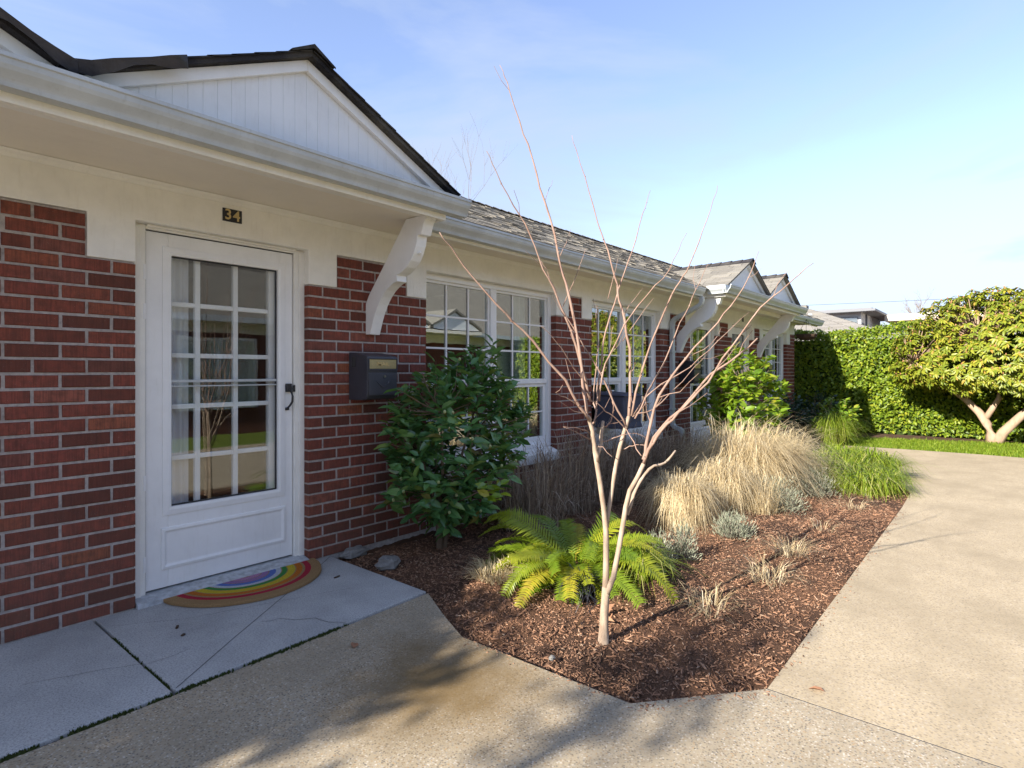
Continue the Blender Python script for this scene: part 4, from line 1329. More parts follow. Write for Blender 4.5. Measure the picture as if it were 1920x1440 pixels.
# --- bare crape myrtle
TREE = {"trunk":[[2.475,-2.106,-0.038,0.034],[2.477,-2.108,0.029,0.0307],[2.478,-2.11,0.107,0.0283],[2.482,-2.114,0.19,0.0261],[2.483,-2.116,0.237,0.024]],"stemA":[[2.482,-2.114,0.207,0.0225],[2.484,-2.116,0.292,0.0207],[2.484,-2.117,0.376,0.0194],[2.484,-2.116,0.508,0.0182],[2.476,-2.108,0.62,0.0171],[2.464,-2.093,0.752,0.016],[2.455,-2.082,0.836,0.015],[2.448,-2.074,0.902,0.014]],"stemB":[[2.486,-2.119,0.526,0.015],[2.503,-2.113,0.578,0.0146],[2.524,-2.111,0.622,0.0143],[2.552,-2.117,0.742,0.014],[2.576,-2.119,0.825,0.0137],[2.603,-2.126,0.91,0.0135],[2.634,-2.136,0.995,0.0132],[2.662,-2.142,1.057,0.013]],"stemC":[[2.484,-2.117,0.198,0.021],[2.486,-2.134,0.239,0.0195],[2.489,-2.154,0.289,0.0184],[2.495,-2.177,0.414,0.0173],[2.501,-2.199,0.546,0.0164],[2.501,-2.215,0.641,0.0155],[2.504,-2.234,0.717,0.0146],[2.519,-2.267,0.783,0.0138],[2.529,-2.294,0.849,0.013]],"stemA1":[[2.456,-2.083,0.845,0.015],[2.44,-2.08,0.905,0.0142],[2.425,-2.078,0.971,0.0136],[2.412,-2.078,1.02,0.013],[2.399,-2.077,1.056,0.0125],[2.383,-2.074,1.073,0.012]],"stemA2":[[2.458,-2.085,0.845,0.013],[2.475,-2.082,0.901,0.0123],[2.494,-2.082,0.965,0.0119],[2.511,-2.079,1.003,0.0114],[2.526,-2.074,1.038,0.011]],"stemC2":[[2.523,-2.21,0.595,0.012],[2.57,-2.219,0.686,0.0108],[2.618,-2.23,0.746,0.0099],[2.673,-2.248,0.798,0.0091],[2.738,-2.279,0.817,0.0084],[2.791,-2.295,0.837,0.0077],[2.843,-2.311,0.88,0.007]],"b1":[[2.387,-2.079,1.055,0.0105],[2.325,-2.063,1.126,0.0091],[2.253,-2.037,1.248,0.008],[2.128,-1.945,1.425,0.0071],[2.036,-1.894,1.515,0.0062],[1.961,-1.864,1.588,0.0054],[1.842,-1.781,1.748,0.0045],[1.778,-1.763,1.829,0.0038],[1.721,-1.754,1.881,0.003]],"b2":[[2.398,-2.061,1.069,0.0115],[2.399,-2.039,1.2,0.0102],[2.398,-2.015,1.407,0.0092],[2.382,-1.972,1.643,0.0083],[2.367,-1.931,1.789,0.0075],[2.359,-1.899,1.964,0.0067],[2.341,-1.853,2.126,0.0059],[2.325,-1.811,2.278,0.0052],[2.31,-1.769,2.43,0.0045],[2.295,-1.729,2.544,0.0038],[2.272,-1.678,2.713,0.0031],[2.266,-1.648,2.793,0.0025],[2.263,-1.621,2.858,0.0018]],"b3":[[2.477,-2.031,1.139,0.0095],[2.441,-2.027,1.246,0.0083],[2.39,-2.005,1.407,0.0073],[2.336,-1.979,1.548,0.0065],[2.279,-1.95,1.686,0.0058],[2.226,-1.926,1.771,0.005],[2.153,-1.878,1.98,0.0043],[2.096,-1.85,2.061,0.0036],[2.042,-1.825,2.152,0.003],[1.995,-1.807,2.242,0.0023],[1.961,-1.806,2.286,0.0017]],"b4":[[2.663,-2.143,1.047,0.011],[2.681,-2.141,1.157,0.0097],[2.693,-2.132,1.403,0.0088],[2.689,-2.104,1.552,0.0079],[2.693,-2.086,1.614,0.0071],[2.692,-2.061,1.69,0.0064],[2.695,-2.041,1.785,0.0057],[2.686,-2.007,1.922,0.005],[2.685,-1.982,1.981,0.0043],[2.661,-1.931,2.169,0.0036],[2.646,-1.89,2.324,0.003],[2.628,-1.845,2.477,0.0023],[2.626,-1.819,2.558,0.0017]],"b5":[[2.503,-2.046,1.104,0.008],[2.545,-2.029,1.21,0.0069],[2.6,-2.027,1.424,0.0061],[2.664,-2.036,1.582,0.0053],[2.729,-2.046,1.724,0.0047],[2.801,-2.063,1.875,0.004],[2.866,-2.073,1.999,0.0034],[2.929,-2.081,2.155,0.0028],[2.982,-2.077,2.226,0.0022],[3.035,-2.073,2.308,0.0016]],"b6":[[2.653,-2.163,1.062,0.008],[2.658,-2.184,1.183,0.007],[2.677,-2.222,1.33,0.0062],[2.714,-2.281,1.517,0.0056],[2.746,-2.335,1.667,0.0049],[2.764,-2.371,1.732,0.0043],[2.774,-2.4,1.778,0.0037],[2.804,-2.45,1.921,0.0032],[2.821,-2.486,2.034,0.0026],[2.83,-2.512,2.125,0.0021],[2.833,-2.532,2.192,0.0016]],"b7":[[2.531,-2.048,1.138,0.0065],[2.523,-2.074,1.277,0.0056],[2.524,-2.11,1.361,0.0049],[2.551,-2.177,1.512,0.0043],[2.575,-2.24,1.606,0.0037],[2.607,-2.314,1.701,0.0031],[2.631,-2.377,1.772,0.0026],[2.638,-2.42,1.859,0.0021],[2.642,-2.46,1.94,0.0016]],"b8":[[2.528,-2.293,0.868,0.0115],[2.551,-2.295,0.934,0.0101],[2.581,-2.305,1.04,0.0091],[2.622,-2.329,1.172,0.0081],[2.677,-2.369,1.264,0.0073],[2.735,-2.412,1.347,0.0064],[2.806,-2.471,1.447,0.0057],[2.869,-2.521,1.527,0.0049],[2.926,-2.563,1.61,0.0041],[2.982,-2.604,1.7,0.0034],[3.028,-2.634,1.799,0.0027],[3.067,-2.655,1.896,0.002]],"b9":[[2.529,-2.295,0.853,0.0105],[2.525,-2.322,0.921,0.0094],[2.53,-2.36,0.979,0.0086],[2.541,-2.406,1.043,0.0079],[2.556,-2.456,1.099,0.0072],[2.581,-2.517,1.168,0.0065],[2.604,-2.577,1.237,0.0059],[2.624,-2.633,1.345,0.0053],[2.658,-2.706,1.456,0.0047],[2.69,-2.777,1.568,0.0042],[2.706,-2.828,1.617,0.0036],[2.719,-2.875,1.656,0.0031],[2.737,-2.929,1.708,0.0025],[2.751,-2.978,1.75,0.002]],"b10":[[2.549,-2.288,0.86,0.01],[2.56,-2.332,0.974,0.0089],[2.589,-2.397,1.064,0.0082],[2.626,-2.472,1.148,0.0075],[2.655,-2.537,1.24,0.0068],[2.683,-2.601,1.302,0.0062],[2.718,-2.674,1.363,0.0056],[2.752,-2.746,1.437,0.005]],"b11":[[2.68,-2.163,1.066,0.0065],[2.749,-2.205,1.181,0.0055],[2.826,-2.257,1.332,0.0047],[2.889,-2.292,1.485,0.004],[2.944,-2.317,1.585,0.0034],[2.994,-2.337,1.681,0.0028],[3.044,-2.357,1.761,0.0022],[3.099,-2.382,1.868,0.0016]],"b12":[[2.636,-2.142,1.008,0.007],[2.599,-2.115,1.089,0.0061],[2.558,-2.084,1.197,0.0053],[2.514,-2.049,1.304,0.0047],[2.462,-2.004,1.41,0.0041],[2.418,-1.97,1.502,0.0036],[2.37,-1.93,1.606,0.003],[2.341,-1.912,1.696,0.0025],[2.307,-1.888,1.786,0.002],[2.281,-1.875,1.823,0.0015]],"b13":[[2.443,-2.068,1.03,0.007],[2.478,-2.065,1.093,0.0058],[2.492,-2.038,1.131,0.005],[2.518,-2.024,1.183,0.0042],[2.551,-2.019,1.304,0.0035],[2.583,-2.012,1.413,0.0028],[2.6,-1.989,1.552,0.0021],[2.614,-1.961,1.666,0.0015]],"b14":[[2.525,-2.073,1.002,0.006],[2.549,-2.077,1.01,0.0052],[2.578,-2.087,1.035,0.0046],[2.6,-2.089,1.088,0.0041],[2.611,-2.077,1.131,0.0036],[2.614,-2.058,1.209,0.0032],[2.624,-2.044,1.26,0.0027],[2.632,-2.03,1.304,0.0023],[2.661,-2.041,1.443,0.0019],[2.682,-2.042,1.527,0.0015]],"b15":[[2.664,-2.175,1.048,0.006],[2.718,-2.206,1.155,0.005],[2.79,-2.259,1.222,0.0043],[2.872,-2.323,1.277,0.0037],[2.955,-2.388,1.354,0.0031],[3.038,-2.454,1.444,0.0025],[3.114,-2.51,1.524,0.0019],[3.19,-2.568,1.602,0.0014]],"b16":[[2.672,-2.185,1.075,0.005],[2.77,-2.224,1.091,0.0038],[2.876,-2.272,1.179,0.0029],[2.999,-2.341,1.305,0.0021],[3.103,-2.386,1.391,0.0014]],"b17":[[2.364,-2.052,1.099,0.004],[2.274,-2.022,1.165,0.0029],[2.204,-2.017,1.189,0.002],[2.184,-2.07,1.225,0.0013]],"b18":[[2.437,-2.06,0.952,0.004],[2.327,-2.047,0.999,0.0026],[2.228,-2.045,1.029,0.0015]],"b19":[[2.64,-2.147,0.991,0.005],[2.581,-2.123,1.044,0.004],[2.529,-2.108,1.079,0.0033],[2.482,-2.099,1.108,0.0026],[2.417,-2.068,1.145,0.002],[2.39,-2.083,1.166,0.0014]],"b20":[[2.438,-2.062,0.977,0.0045],[2.369,-2.057,1.006,0.0033],[2.306,-2.061,1.022,0.0023],[2.226,-2.043,1.031,0.0015]],"b21":[[2.623,-2.126,0.89,0.004],[2.624,-2.167,0.913,0.0032],[2.623,-2.204,0.923,0.0026],[2.622,-2.241,0.925,0.0021],[2.62,-2.278,0.907,0.0016]],"b22":[[2.54,-2.277,0.883,0.004],[2.566,-2.224,0.943,0.0032],[2.59,-2.171,0.996,0.0026],[2.629,-2.134,1.008,0.002]],"b23":[[2.675,-2.158,1.057,0.0045],[2.736,-2.163,1.084,0.0033],[2.798,-2.169,1.127,0.0023],[2.856,-2.17,1.121,0.0015]],"b24":[[2.512,-2.073,0.94,0.004],[2.559,-2.113,0.955,0.0033],[2.598,-2.144,0.971,0.0028],[2.629,-2.164,0.976,0.0023],[2.672,-2.2,0.969,0.0018],[2.711,-2.232,0.944,0.0014]],"b25":[[2.457,-2.084,0.926,0.0035],[2.422,-2.136,0.927,0.0023],[2.398,-2.2,0.888,0.0014]],"b26":[[2.423,-2.044,1.225,0.0045],[2.34,-2.023,1.303,0.0034],[2.277,-2.026,1.358,0.0027],[2.204,-2.017,1.425,0.002],[2.121,-1.996,1.491,0.0013]],"b27":[[2.718,-2.084,1.583,0.003],[2.799,-2.103,1.672,0.002],[2.872,-2.111,1.736,0.0013]],"b28":[[2.421,-1.887,1.869,0.003],[2.463,-1.897,1.942,0.002],[2.497,-1.9,2.016,0.0012]],"b29":[[2.389,-1.817,2.157,0.002],[2.411,-1.828,2.223,0.0014],[2.429,-1.834,2.264,0.001]],"b30":[[2.389,-1.926,1.608,0.003],[2.465,-1.938,1.734,0.0023],[2.533,-1.941,1.851,0.0017],[2.589,-1.931,1.93,0.0012]],"b31":[[2.733,-2.412,1.347,0.0035],[2.824,-2.469,1.395,0.0026],[2.899,-2.507,1.463,0.0019],[2.944,-2.509,1.508,0.0013]],"b32":[[2.604,-2.338,1.162,0.0035],[2.597,-2.446,1.191,0.0022],[2.581,-2.542,1.278,0.0013]],"b33":[[2.577,-2.072,1.654,0.003],[2.638,-2.067,1.769,0.002],[2.697,-2.059,1.875,0.0012]],"b34":[[2.713,-2.078,1.444,0.0035],[2.718,-2.161,1.55,0.0022],[2.724,-2.247,1.654,0.0013]]}
t = thing('bare_tree', 'young bare multi-stemmed tree with pale trunk standing in the mulch bed', 'tree', (2.475, -2.106, -.038))
m = MB()
for key in ('trunk', 'stemA', 'stemB', 'stemC'):
    fl_ = key == 'trunk'
    m.tube(([(2.474, -2.105, -.070), (2.474, -2.105, -.042)] if fl_ else []) + [p[:3] for p in TREE[key]], ([.046, .036] if fl_ else []) + [p[3] * (.82 if fl_ and i < 1 else .75) for i, p in enumerate(TREE[key])], 10)
m.ball((2.483, -2.116, .200), .0195, 10, 8, 1.3)
m.build('trunk', 'myrtle_bark', t, 0, True)
for key, pts in TREE.items():
    if key in ('trunk', 'stemA', 'stemB', 'stemC'): continue
    pv = [Vector(p[:3]) for p in pts]
    rad = [p[3] for p in pts]
    # subdivide with slight kinks
    P2, R2 = [], []
    for i in range(len(pv) - 1):
        P2.append(pv[i]); R2.append(rad[i] * (1.16 if i else 1))
        P2.append(pv[i].lerp(pv[i + 1], .5) + Vector((random.gauss(0, 1), random.gauss(0, 1), random.gauss(0, 1))) * .0035)
        R2.append((rad[i] + rad[i + 1]) / 2 * .98)
    P2.append(pv[-1]); R2.append(rad[-1])
    m = MB(); m.tube(P2, [r_ * .74 for r_ in R2], 7)
    big = key in ('stemA1', 'stemA2', 'stemC2')
    br = m.build('branch', 'myrtle_bark' if big else 'myrtle_shoot', t, 0, True)
    # side twigs and buds on the long shoots
    tw = MB()
    if len(pv) >= 7 and not big:
        for q in range(5 + len(pv) // 2):
            i = random.randint(1, len(P2) - 3)
            d = (P2[i + 1] - P2[i]).normalized()
            s_ = Vector((random.gauss(0, 1), random.gauss(0, 1), random.gauss(0, 1)))
            s_ = (s_ - d * s_.dot(d)).normalized()
            if random.random() < .22:
                L = random.uniform(.04, .16)
                tw.tube([P2[i], P2[i] + (d * .8 + s_ * .6) * L * .5, P2[i] + (d * 1.0 + s_ * .5) * L], [max(.0012, R2[i] * .4), .0013, .0009], 5)
            else:
                tw.tube([P2[i], P2[i] + s_ * (R2[i] + .003) + d * .004], [R2[i] * .75, .0008], 5)
        tag(tw.build('twig', 'myrtle_shoot', br), kind='stuff')

# --- camellia by the mailbox
def shrub(name, label, cat, c, rad, n_tw, per, ln, wd, mat, n_single, stems, bark_m='camellia_bark', group=None, narrow=.0, buds=0, bias=(0, 0)):
    t = thing(name, label, cat, (c[0], c[1], c[2]), group)
    m = MB()
    cz = c[2] + rad[3]
    tips = []
    k_ = 0
    while len(tips) < n_tw:
        u = np.array([random.gauss(0, 1) for _ in range(3)]); u /= np.linalg.norm(u)
        r_ = random.uniform(.45, 1.0) ** .5
        r_ *= 1 + .16 * math.sin(u[0] * 5 + c[0] * 3) * math.sin(u[2] * 4 + 1) + random.uniform(-.06, .08)
        p = np.array([c[0] + bias[0] + u[0] * rad[0] * r_, c[1] + bias[1] + u[1] * rad[1] * r_, cz + u[2] * rad[2] * r_])
        if narrow and p[2] < cz:
            q = (cz - p[2]) / rad[2]
            p[0] = c[0] + bias[0] * (1 - q) + (p[0] - c[0] - bias[0]) * (1 - narrow * q)
        if p[2] < c[2] + .05 or p[1] > -.02 and c[1] > -1.2 and c[0] < 14: continue
        tips.append(p)
    base = Vector(c)
    hubs = []
    for i in range(stems):
        a = 6.283 * i / stems + random.uniform(-.4, .4)
        e = Vector((c[0] + bias[0] * .6 + math.cos(a) * rad[0] * .38, c[1] + math.sin(a) * rad[1] * .4, cz + random.uniform(-.1, .35) * rad[2]))
        mid = base.lerp(e, .5) + Vector((random.gauss(0, .02), random.gauss(0, .02), .05))
        m.tube([base + Vector((math.cos(a) * .02, math.sin(a) * .02, -.03)), base.lerp(mid, .5) + Vector((random.gauss(0, .015), random.gauss(0, .015), 0)), mid, e], [.020, .016, .012, .007], 7)
        hubs += [base.lerp(mid, .75), mid, mid.lerp(e, .5), e]
    for p in tips[::2]:
        pv = Vector(p)
        h = min(hubs, key=lambda q: (q - pv).length + max(0, q.z - pv.z) * 1.5)
        m.tube([h, h.lerp(pv, .5) + Vector((random.gauss(0, .02), random.gauss(0, .02), -.02)), pv], [.0055, .0035, .0018], 5)
    m.build('stem', bark_m, t, 0, True)
    pos, d, up = [], [], []
    for p in tips:
        out = p - np.array([c[0] + bias[0], c[1], cz - rad[2] * .5]); out /= np.linalg.norm(out)
        out = out + np.array([random.gauss(0, .3) for _ in range(3)])
        for j in range(per):
            a = j * 2.4 + random.uniform(-.4, .4)
            side = np.array([math.cos(a), math.sin(a) * .9, random.gauss(-.10, .35)])
            dd = out * .55 + side
            pos.append(p - out * .022 * (per - j)); d.append(dd)
            up.append(out * .6 + np.array([0, 0, .9]))
    pos, d, up = np.array(pos), np.array(d), np.array(up)
    n = len(pos)
    L = ln * RNG.uniform(.65, 1.2, n)
    leaves(t, pos, d, up, L, L * wd, mat, n_single)
    if buds:
        b_ = MB()
        for p in random.sample(tips, min(buds, len(tips))):
            b_.ball((p[0] + random.gauss(0, .012), p[1] - .015, p[2] + .012), .0105, 7, 5, 1.25)
        tag(b_.build('flower_buds', 'flower_bud', t, 0, True), kind='stuff')
    return t
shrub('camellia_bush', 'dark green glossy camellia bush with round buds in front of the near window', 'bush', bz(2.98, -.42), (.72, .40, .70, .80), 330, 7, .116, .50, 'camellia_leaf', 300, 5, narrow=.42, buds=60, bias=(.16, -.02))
# the near bush's sunlit shoot; sunlight painted in as a brighter leaf colour
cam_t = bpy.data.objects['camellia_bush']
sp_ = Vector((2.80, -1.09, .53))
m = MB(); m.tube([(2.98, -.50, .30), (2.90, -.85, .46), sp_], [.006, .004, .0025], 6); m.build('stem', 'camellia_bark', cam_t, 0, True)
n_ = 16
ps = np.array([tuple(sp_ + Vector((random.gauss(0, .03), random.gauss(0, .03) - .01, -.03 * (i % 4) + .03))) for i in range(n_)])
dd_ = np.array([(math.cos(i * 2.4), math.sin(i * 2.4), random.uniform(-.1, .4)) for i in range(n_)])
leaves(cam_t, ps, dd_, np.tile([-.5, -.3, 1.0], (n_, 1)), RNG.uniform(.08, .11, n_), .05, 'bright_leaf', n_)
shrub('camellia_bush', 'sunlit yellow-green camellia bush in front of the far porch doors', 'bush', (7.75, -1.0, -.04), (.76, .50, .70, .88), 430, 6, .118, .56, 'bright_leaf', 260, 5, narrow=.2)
shrub('low_shrub', 'small bright leafy shrub beside the walk at the hedge end', 'shrub', (12.1, -1.25, -.05), (.40, .38, .42, .46), 75, 6, .11, .5, 'bright_leaf', 120, 4)
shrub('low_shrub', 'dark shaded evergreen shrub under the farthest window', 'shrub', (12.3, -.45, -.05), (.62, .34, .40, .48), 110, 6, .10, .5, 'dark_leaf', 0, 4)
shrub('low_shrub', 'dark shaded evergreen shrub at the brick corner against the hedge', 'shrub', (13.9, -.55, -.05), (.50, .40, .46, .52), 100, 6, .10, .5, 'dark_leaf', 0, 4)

# --- sword fern
def frond_mesh(L, arch, sd, n=36):
    rd = random.Random(sd)
    vs, fs = [], []
    def P(t):
        return Vector((L * (t * .96 - .10 * t * t), 0, arch * L * (2.0 * t - 1.62 * t * t)))
    for i in range(n):
        t = .10 + .90 * i / n
        p = P(t); tg = (P(min(1, t + .02)) - P(t - .02)).normalized()
        wl = L * .175 * math.sin(min(1, t * 1.25 + .08) * math.pi * .82) ** .8 * (1 - .25 * t) * rd.uniform(.85, 1.1)
        w = L * .0105
        for s in (-1, 1):
            dv = (Vector((0, s, 0)) + tg * .42 + Vector((0, 0, rd.uniform(-.16, .10)))).normalized()
            q = p + dv * wl
            b = len(vs)
            md = p + dv * wl * .45 + Vector((0, 0, .004))
            vs += [p - tg * w * .7, md - tg * w, q + tg * w * .3, md + tg * w, p + tg * w * .7]
            fs += [(b, b + 1, b + 3), (b, b + 3, b + 4), (b + 1, b + 2, b + 3)]
    m = MB(); m.tube([P(t / 8) for t in range(9)], [.0032 - .0003 * t for t in range(9)], 4, False)
    b = len(vs)
    vs += [Vector(p) for p in m.v]; fs += [tuple(i + b for i in f) for f in m.f]
    return vs, fs
fc = Vector(bz(3.14, -1.50))
t = thing('fern', 'yellow-green sword fern with arching fronds behind the bare tree trunk', 'fern', fc)
fm = [share_mesh('frond', *frond_mesh(.64, a, i), 'fern_leaf') for i, a in enumerate((.30, .42, .55, .70, .36, .48))]
for i in range(74):
    a = i * 2.39996 + random.uniform(-.2, .2)
    s = random.uniform(.66, 1.10)
    tilt = random.uniform(-.42, .22)
    m4 = Matrix.Translation(fc + Vector((math.cos(a) * .05, math.sin(a) * .05, random.uniform(0, .03)))) @ Matrix.Rotation(a, 4, 'Z') @ Matrix.Rotation(-tilt, 4, 'Y') @ Matrix.Rotation(random.gauss(0, .3), 4, 'X') @ Matrix.Scale(s, 4)
    inst('frond', fm[i % 6], m4, t)

# --- grasses
BG = 'dormant blond grass clumps in the bed'
clump('grass_clump', bz(4.72, -1.50), 'low rounded blond grass clump nearest the fern', 'grass clump', BG, 'blond_grass',
      [dict(n=2200, r0=.14, h=.33, spread=.27, droop=.95, w=.0044, hv=.16, azj=.85), dict(n=220, r0=.14, h=.36, spread=.28, droop=.5, w=.003, hv=.2)])
clump('grass_clump', bz(5.40, -1.58), 'middle blond grass clump with green-gold heart beside the rounded one', 'grass clump', BG, 'blond_grass',
      [dict(n=1900, r0=.16, h=.32, spread=.30, droop=.9, w=.0046, hv=.2, azj=.85), dict(n=220, r0=.14, h=.38, spread=.28, droop=.4, w=.003, hv=.2)])
clump('grass_clump', bz(6.35, -1.45), 'tallest blond fountain grass leaning over the bed centre', 'grass clump', BG, 'blond_grass',
      [dict(n=1900, r0=.28, h=.52, spread=.55, droop=.42, w=.0052, lean=(.30, -.15), hv=.25, azj=.85), dict(n=2300, r0=.30, h=.40, spread=.60, droop=.95, w=.0054, hv=.25, azj=.85)])
clump('grass_clump', bz(7.15, -1.55), 'blond fountain grass spilling toward the green strap-leaved clump', 'grass clump', BG, 'blond_grass',
      [dict(n=1200, r0=.24, h=.46, spread=.50, droop=.42, w=.0042, lean=(.35, -.15), hv=.25, azj=.85), dict(n=1400, r0=.26, h=.34, spread=.55, droop=.95, w=.0042, hv=.25, azj=.85)])
clump('grass_clump', bz(5.55, -1.90), 'thin straw-coloured grass tuft in front of the blond clumps', 'grass clump', BG, 'blond_grass',
      [dict(n=420, r0=.14, h=.22, spread=.22, droop=.4, w=.0036, hv=.4)])
DS = 'dormant brown stalk clumps along the wall'
for i, (x, y, h) in enumerate([(3.95, -.50, .50), (4.65, -.42, .58), (5.35, -.42, .60), (6.10, -.45, .52), (6.75, -.50, .48), (7.30, -.42, .46)]):
    clump('stalk_clump', bz(x, y), ['dry brown stalk clump just right of the camellia bush', 'dry brown stalk clump under the right edge of the near window', 'dense dry brown stalks at the foot of the brick pier between windows',
          'dry brown stalk clump below the covered air conditioner', 'dry brown stalks under the second window sill', 'dry brown stalk clump at the foot of the downspout'][i], 'dead plant', DS, 'brown_stalk',
          [dict(n=460, r0=.28, h=h * .86, spread=.28, droop=.05, w=.0066, hv=.3, azj=.85), dict(n=240, r0=.28, h=h * .55, spread=.42, droop=.4, w=.0055)])
LP = 'green strap-leaved clumps edging the walk'
for i, (x, y, s) in enumerate([(7.80, -2.18, .95), (7.45, -2.45, .8), (8.45, -2.30, 1.05), (8.35, -1.85, 1.0), (9.0, -1.90, 1.0), (7.65, -2.02, .8)]):
    clump('strap_clump', (x, y, -.03), ['bright green strap-leaved clump at the centre of the walk-side drift', 'bright green strap-leaved clump flopping over the walk corner', 'green strap-leaved clump bulging onto the bend of the walk',
          'green strap-leaved clump behind the drift, beside the tall blond grass', 'green strap-leaved clump farthest along the bending walk', 'small green strap-leaved clump next to the silver shrub'][i], 'plant', LP, 'strap_leaf',
          [dict(n=1000, r0=.27, h=.23 * s, spread=.36 * s, droop=.9, w=.0105, hv=.2)])
clump('strap_clump', bz(3.26, -1.87), 'small green strap-leaved clump right behind the tree trunk', 'plant', None, 'strap_leaf', [dict(n=210, r0=.07, h=.17, spread=.28, droop=.8, w=.0060)])
clump('strap_clump', (11.55, -1.28, -.04), 'arching green clump at the lawn corner before the hedge', 'plant', None, 'strap_leaf', [dict(n=700, r0=.15, h=.40, spread=.46, droop=.7, w=.009)])
clump('black_grass', bz(2.84, -1.76), 'small clump of near-black strappy grass under the fern', 'plant', None, 'black_strap', [dict(n=150, r0=.05, h=.12, spread=.18, droop=.85, w=.0065)])
clump('cut_clump', bz(2.72, -1.20), 'cut-back stub of straw stems at the front of the bed', 'dead plant', None, 'blond_grass', [dict(n=420, r0=.15, h=.065, spread=.10, droop=.1, w=.0052, seg=2)])
TF = 'thin dry tufts on the open mulch'
for i, (x, y, n, h) in enumerate([(3.16, -2.36, 90, .09), (3.88, -2.46, 130, .11), (4.48, -2.42, 170, .10), (6.3, -2.5, 60, .08), (5.3, -2.45, 40, .07)]):
    clump('dry_tuft', bz(x, y), ['sparse dry tuft nearest the walk corner', 'pale dry tuft in the middle of the open mulch', 'wide low dry tuft beside the long tree shadow', 'faint greenish tuft toward the green drift', 'tiny dry tuft between the wide tuft and the green drift'][i], 'grass tuft', TF, 'blond_grass',
          [dict(n=n, r0=.10, h=h * .8, spread=.20, droop=.5, w=.0030, seg=3, hv=.4)])

# --- silver mounds
def silver(c, r_, h, label):
    n = int(1100 * r_ / .14)
    u = RNG.normal(0, 1, (n, 3)); u[:, 2] = np.abs(u[:, 2]); u /= np.linalg.norm(u, axis=1, keepdims=True)
    k_ = RNG.uniform(.25, 1.2, n)[:, None] ** .7 * (1 + .22 * np.sin(u[:, :1] * 7 + c[0] * 9) * np.sin(u[:, 1:2] * 6 + c[1]))
    pos = u * k_ * np.array([r_, r_, h]) + np.array(c)
    t = thing('silver_shrub', label, 'shrub', c, 'silver-leaved mounds in the bed')
    d = u + np.array([0, 0, .9]) + RNG.normal(0, .25, (n, 3))
    leaves(t, pos, d, u, RNG.uniform(.022, .050, n), .0055, 'silver_leaf', 0, base=(LEAF4_V, LEAF4_F), roll=1.0)
    m = MB()
    for q in range(40):
        p = pos[q]
        m.tube([c, (Vector(c) + Vector(p)) * .5 + Vector((0, 0, .01)), p], [.003, .002, .0015], 4)
    m.build('stem', 'grey_bark', t)
silver(bz(3.62, -1.84), .095, .17, 'small upright silver shrub against the right side of the fern')
silver(bz(3.86, -1.90), .085, .21, 'slim silver-green shrub standing on open mulch right of the fern')
silver(bz(4.62, -1.98), .135, .17, 'rounded silver mound in front of the low blond grass')
silver(bz(5.75, -2.00), .20, .27, 'wide silver mound before the tall blond grass')
silver(bz(6.75, -2.02), .22, .26, 'grey silver mound next to the green drift')

# --- fallen leaves
lf = [(2.66, -1.98, 0), (2.70, -1.93, 1), (2.74, -1.96, 2), (2.60, -1.90, 0), (2.33, -1.50, 1), (2.78, -1.86, 2), (2.45, -1.62, 0)]
lm = share_mesh('fallen_leaf', LEAF8_V * (1, 1, 2.0), LEAF8_F, 'dry_leaf')
for i, (x, y, k_) in enumerate(lf):
    o = bpy.data.objects.new('fallen_leaf', lm)
    o.location = (x, y, bed_z(x, y) + .012)
    o.rotation_euler = (random.gauss(0, .5), random.gauss(0, .4), random.uniform(0, 6.28))
    o.scale = (.075, .045, .075)
    link(o); tag(o, ['curled dry leaf just behind the tree trunk', 'broad dry leaf lying between trunk and green clump', 'reddish dry leaf touching the green strap-leaved clump', 'dry leaf on the mulch below the fern', 'dry leaf near the walk edge across from the slab corner', 'dry leaf half under the green strap leaves', 'pale dry leaf on the mulch in front of the fern'][i], 'leaf', 'dry leaves fallen on the mulch')
for (x, y), lb in (((6.9, -3.75), 'small brown leaf lying alone on the far part of the right walk'), ((2.62, -3.05), 'small reddish leaf lying on the walk by the bed corner'), ((1.62, -1.28), 'small dry leaf on the shaded walk in front of the door slab')):
    o = bpy.data.objects.new('fallen_leaf', lm)
    o.location = (x, y, -.004); o.rotation_euler = (.2, -.1, random.uniform(0, 6)); o.scale = (.06, .04, .05)
    link(o); tag(o, lb, 'leaf', 'dry leaves fallen on the walk')
lm2 = share_mesh('bark_scrap', *brick_mesh(.05, False, 3), 'coir_basket')
for i, (x, y, a) in enumerate([(2.08, -.42, .2), (1.17, -.44, 1.1), (1.15, -.55, .5)]):
    o = bpy.data.objects.new('bark_scrap', lm2)
    o.matrix_basis = Matrix.Translation((x, y, .001)) @ Matrix.Rotation(a, 4, 'Z') @ Matrix.Diagonal((.9 - .25 * i, .35, .10, 1))
    link(o); tag(o, ['longest dark bark scrap on the slab near the wall corner', 'dark bark scrap on the slab in front of the mat', 'tiny bark scrap on the slab close to the open joint'][i], 'bark scrap')

# --- lawn blades
def lawn(poly_fn, box, n, h, w, label):
    P = []
    while len(P) < n:
        x, y = random.uniform(box[0], box[1]), random.uniform(box[2], box[3])
        if poly_fn(x, y): P.append((x, y))
    P = np.array(P)
    V, F = blades(n, .001, h, h * .6, .3, w, 2)
    V = V.reshape(n, 6, 3) + np.concatenate([P, np.full((n, 1), -.03)], 1)[:, None, :]
    return tag(mesh_obj('lawn', V.reshape(-1, 3), F, 'lawn_blade'), label, 'grass', kind='stuff')
lawn(lambda x, y: x > 11.3 + min(.45, max(0, (-.75 - y) * .48)) and x < 13.4 + (-1.9 - y) * .27 + random.gauss(0, .08), (11.3, 14.0, -6.4, -.85), 30000, .045, .006, 'bright green lawn strip between walk and hedge')

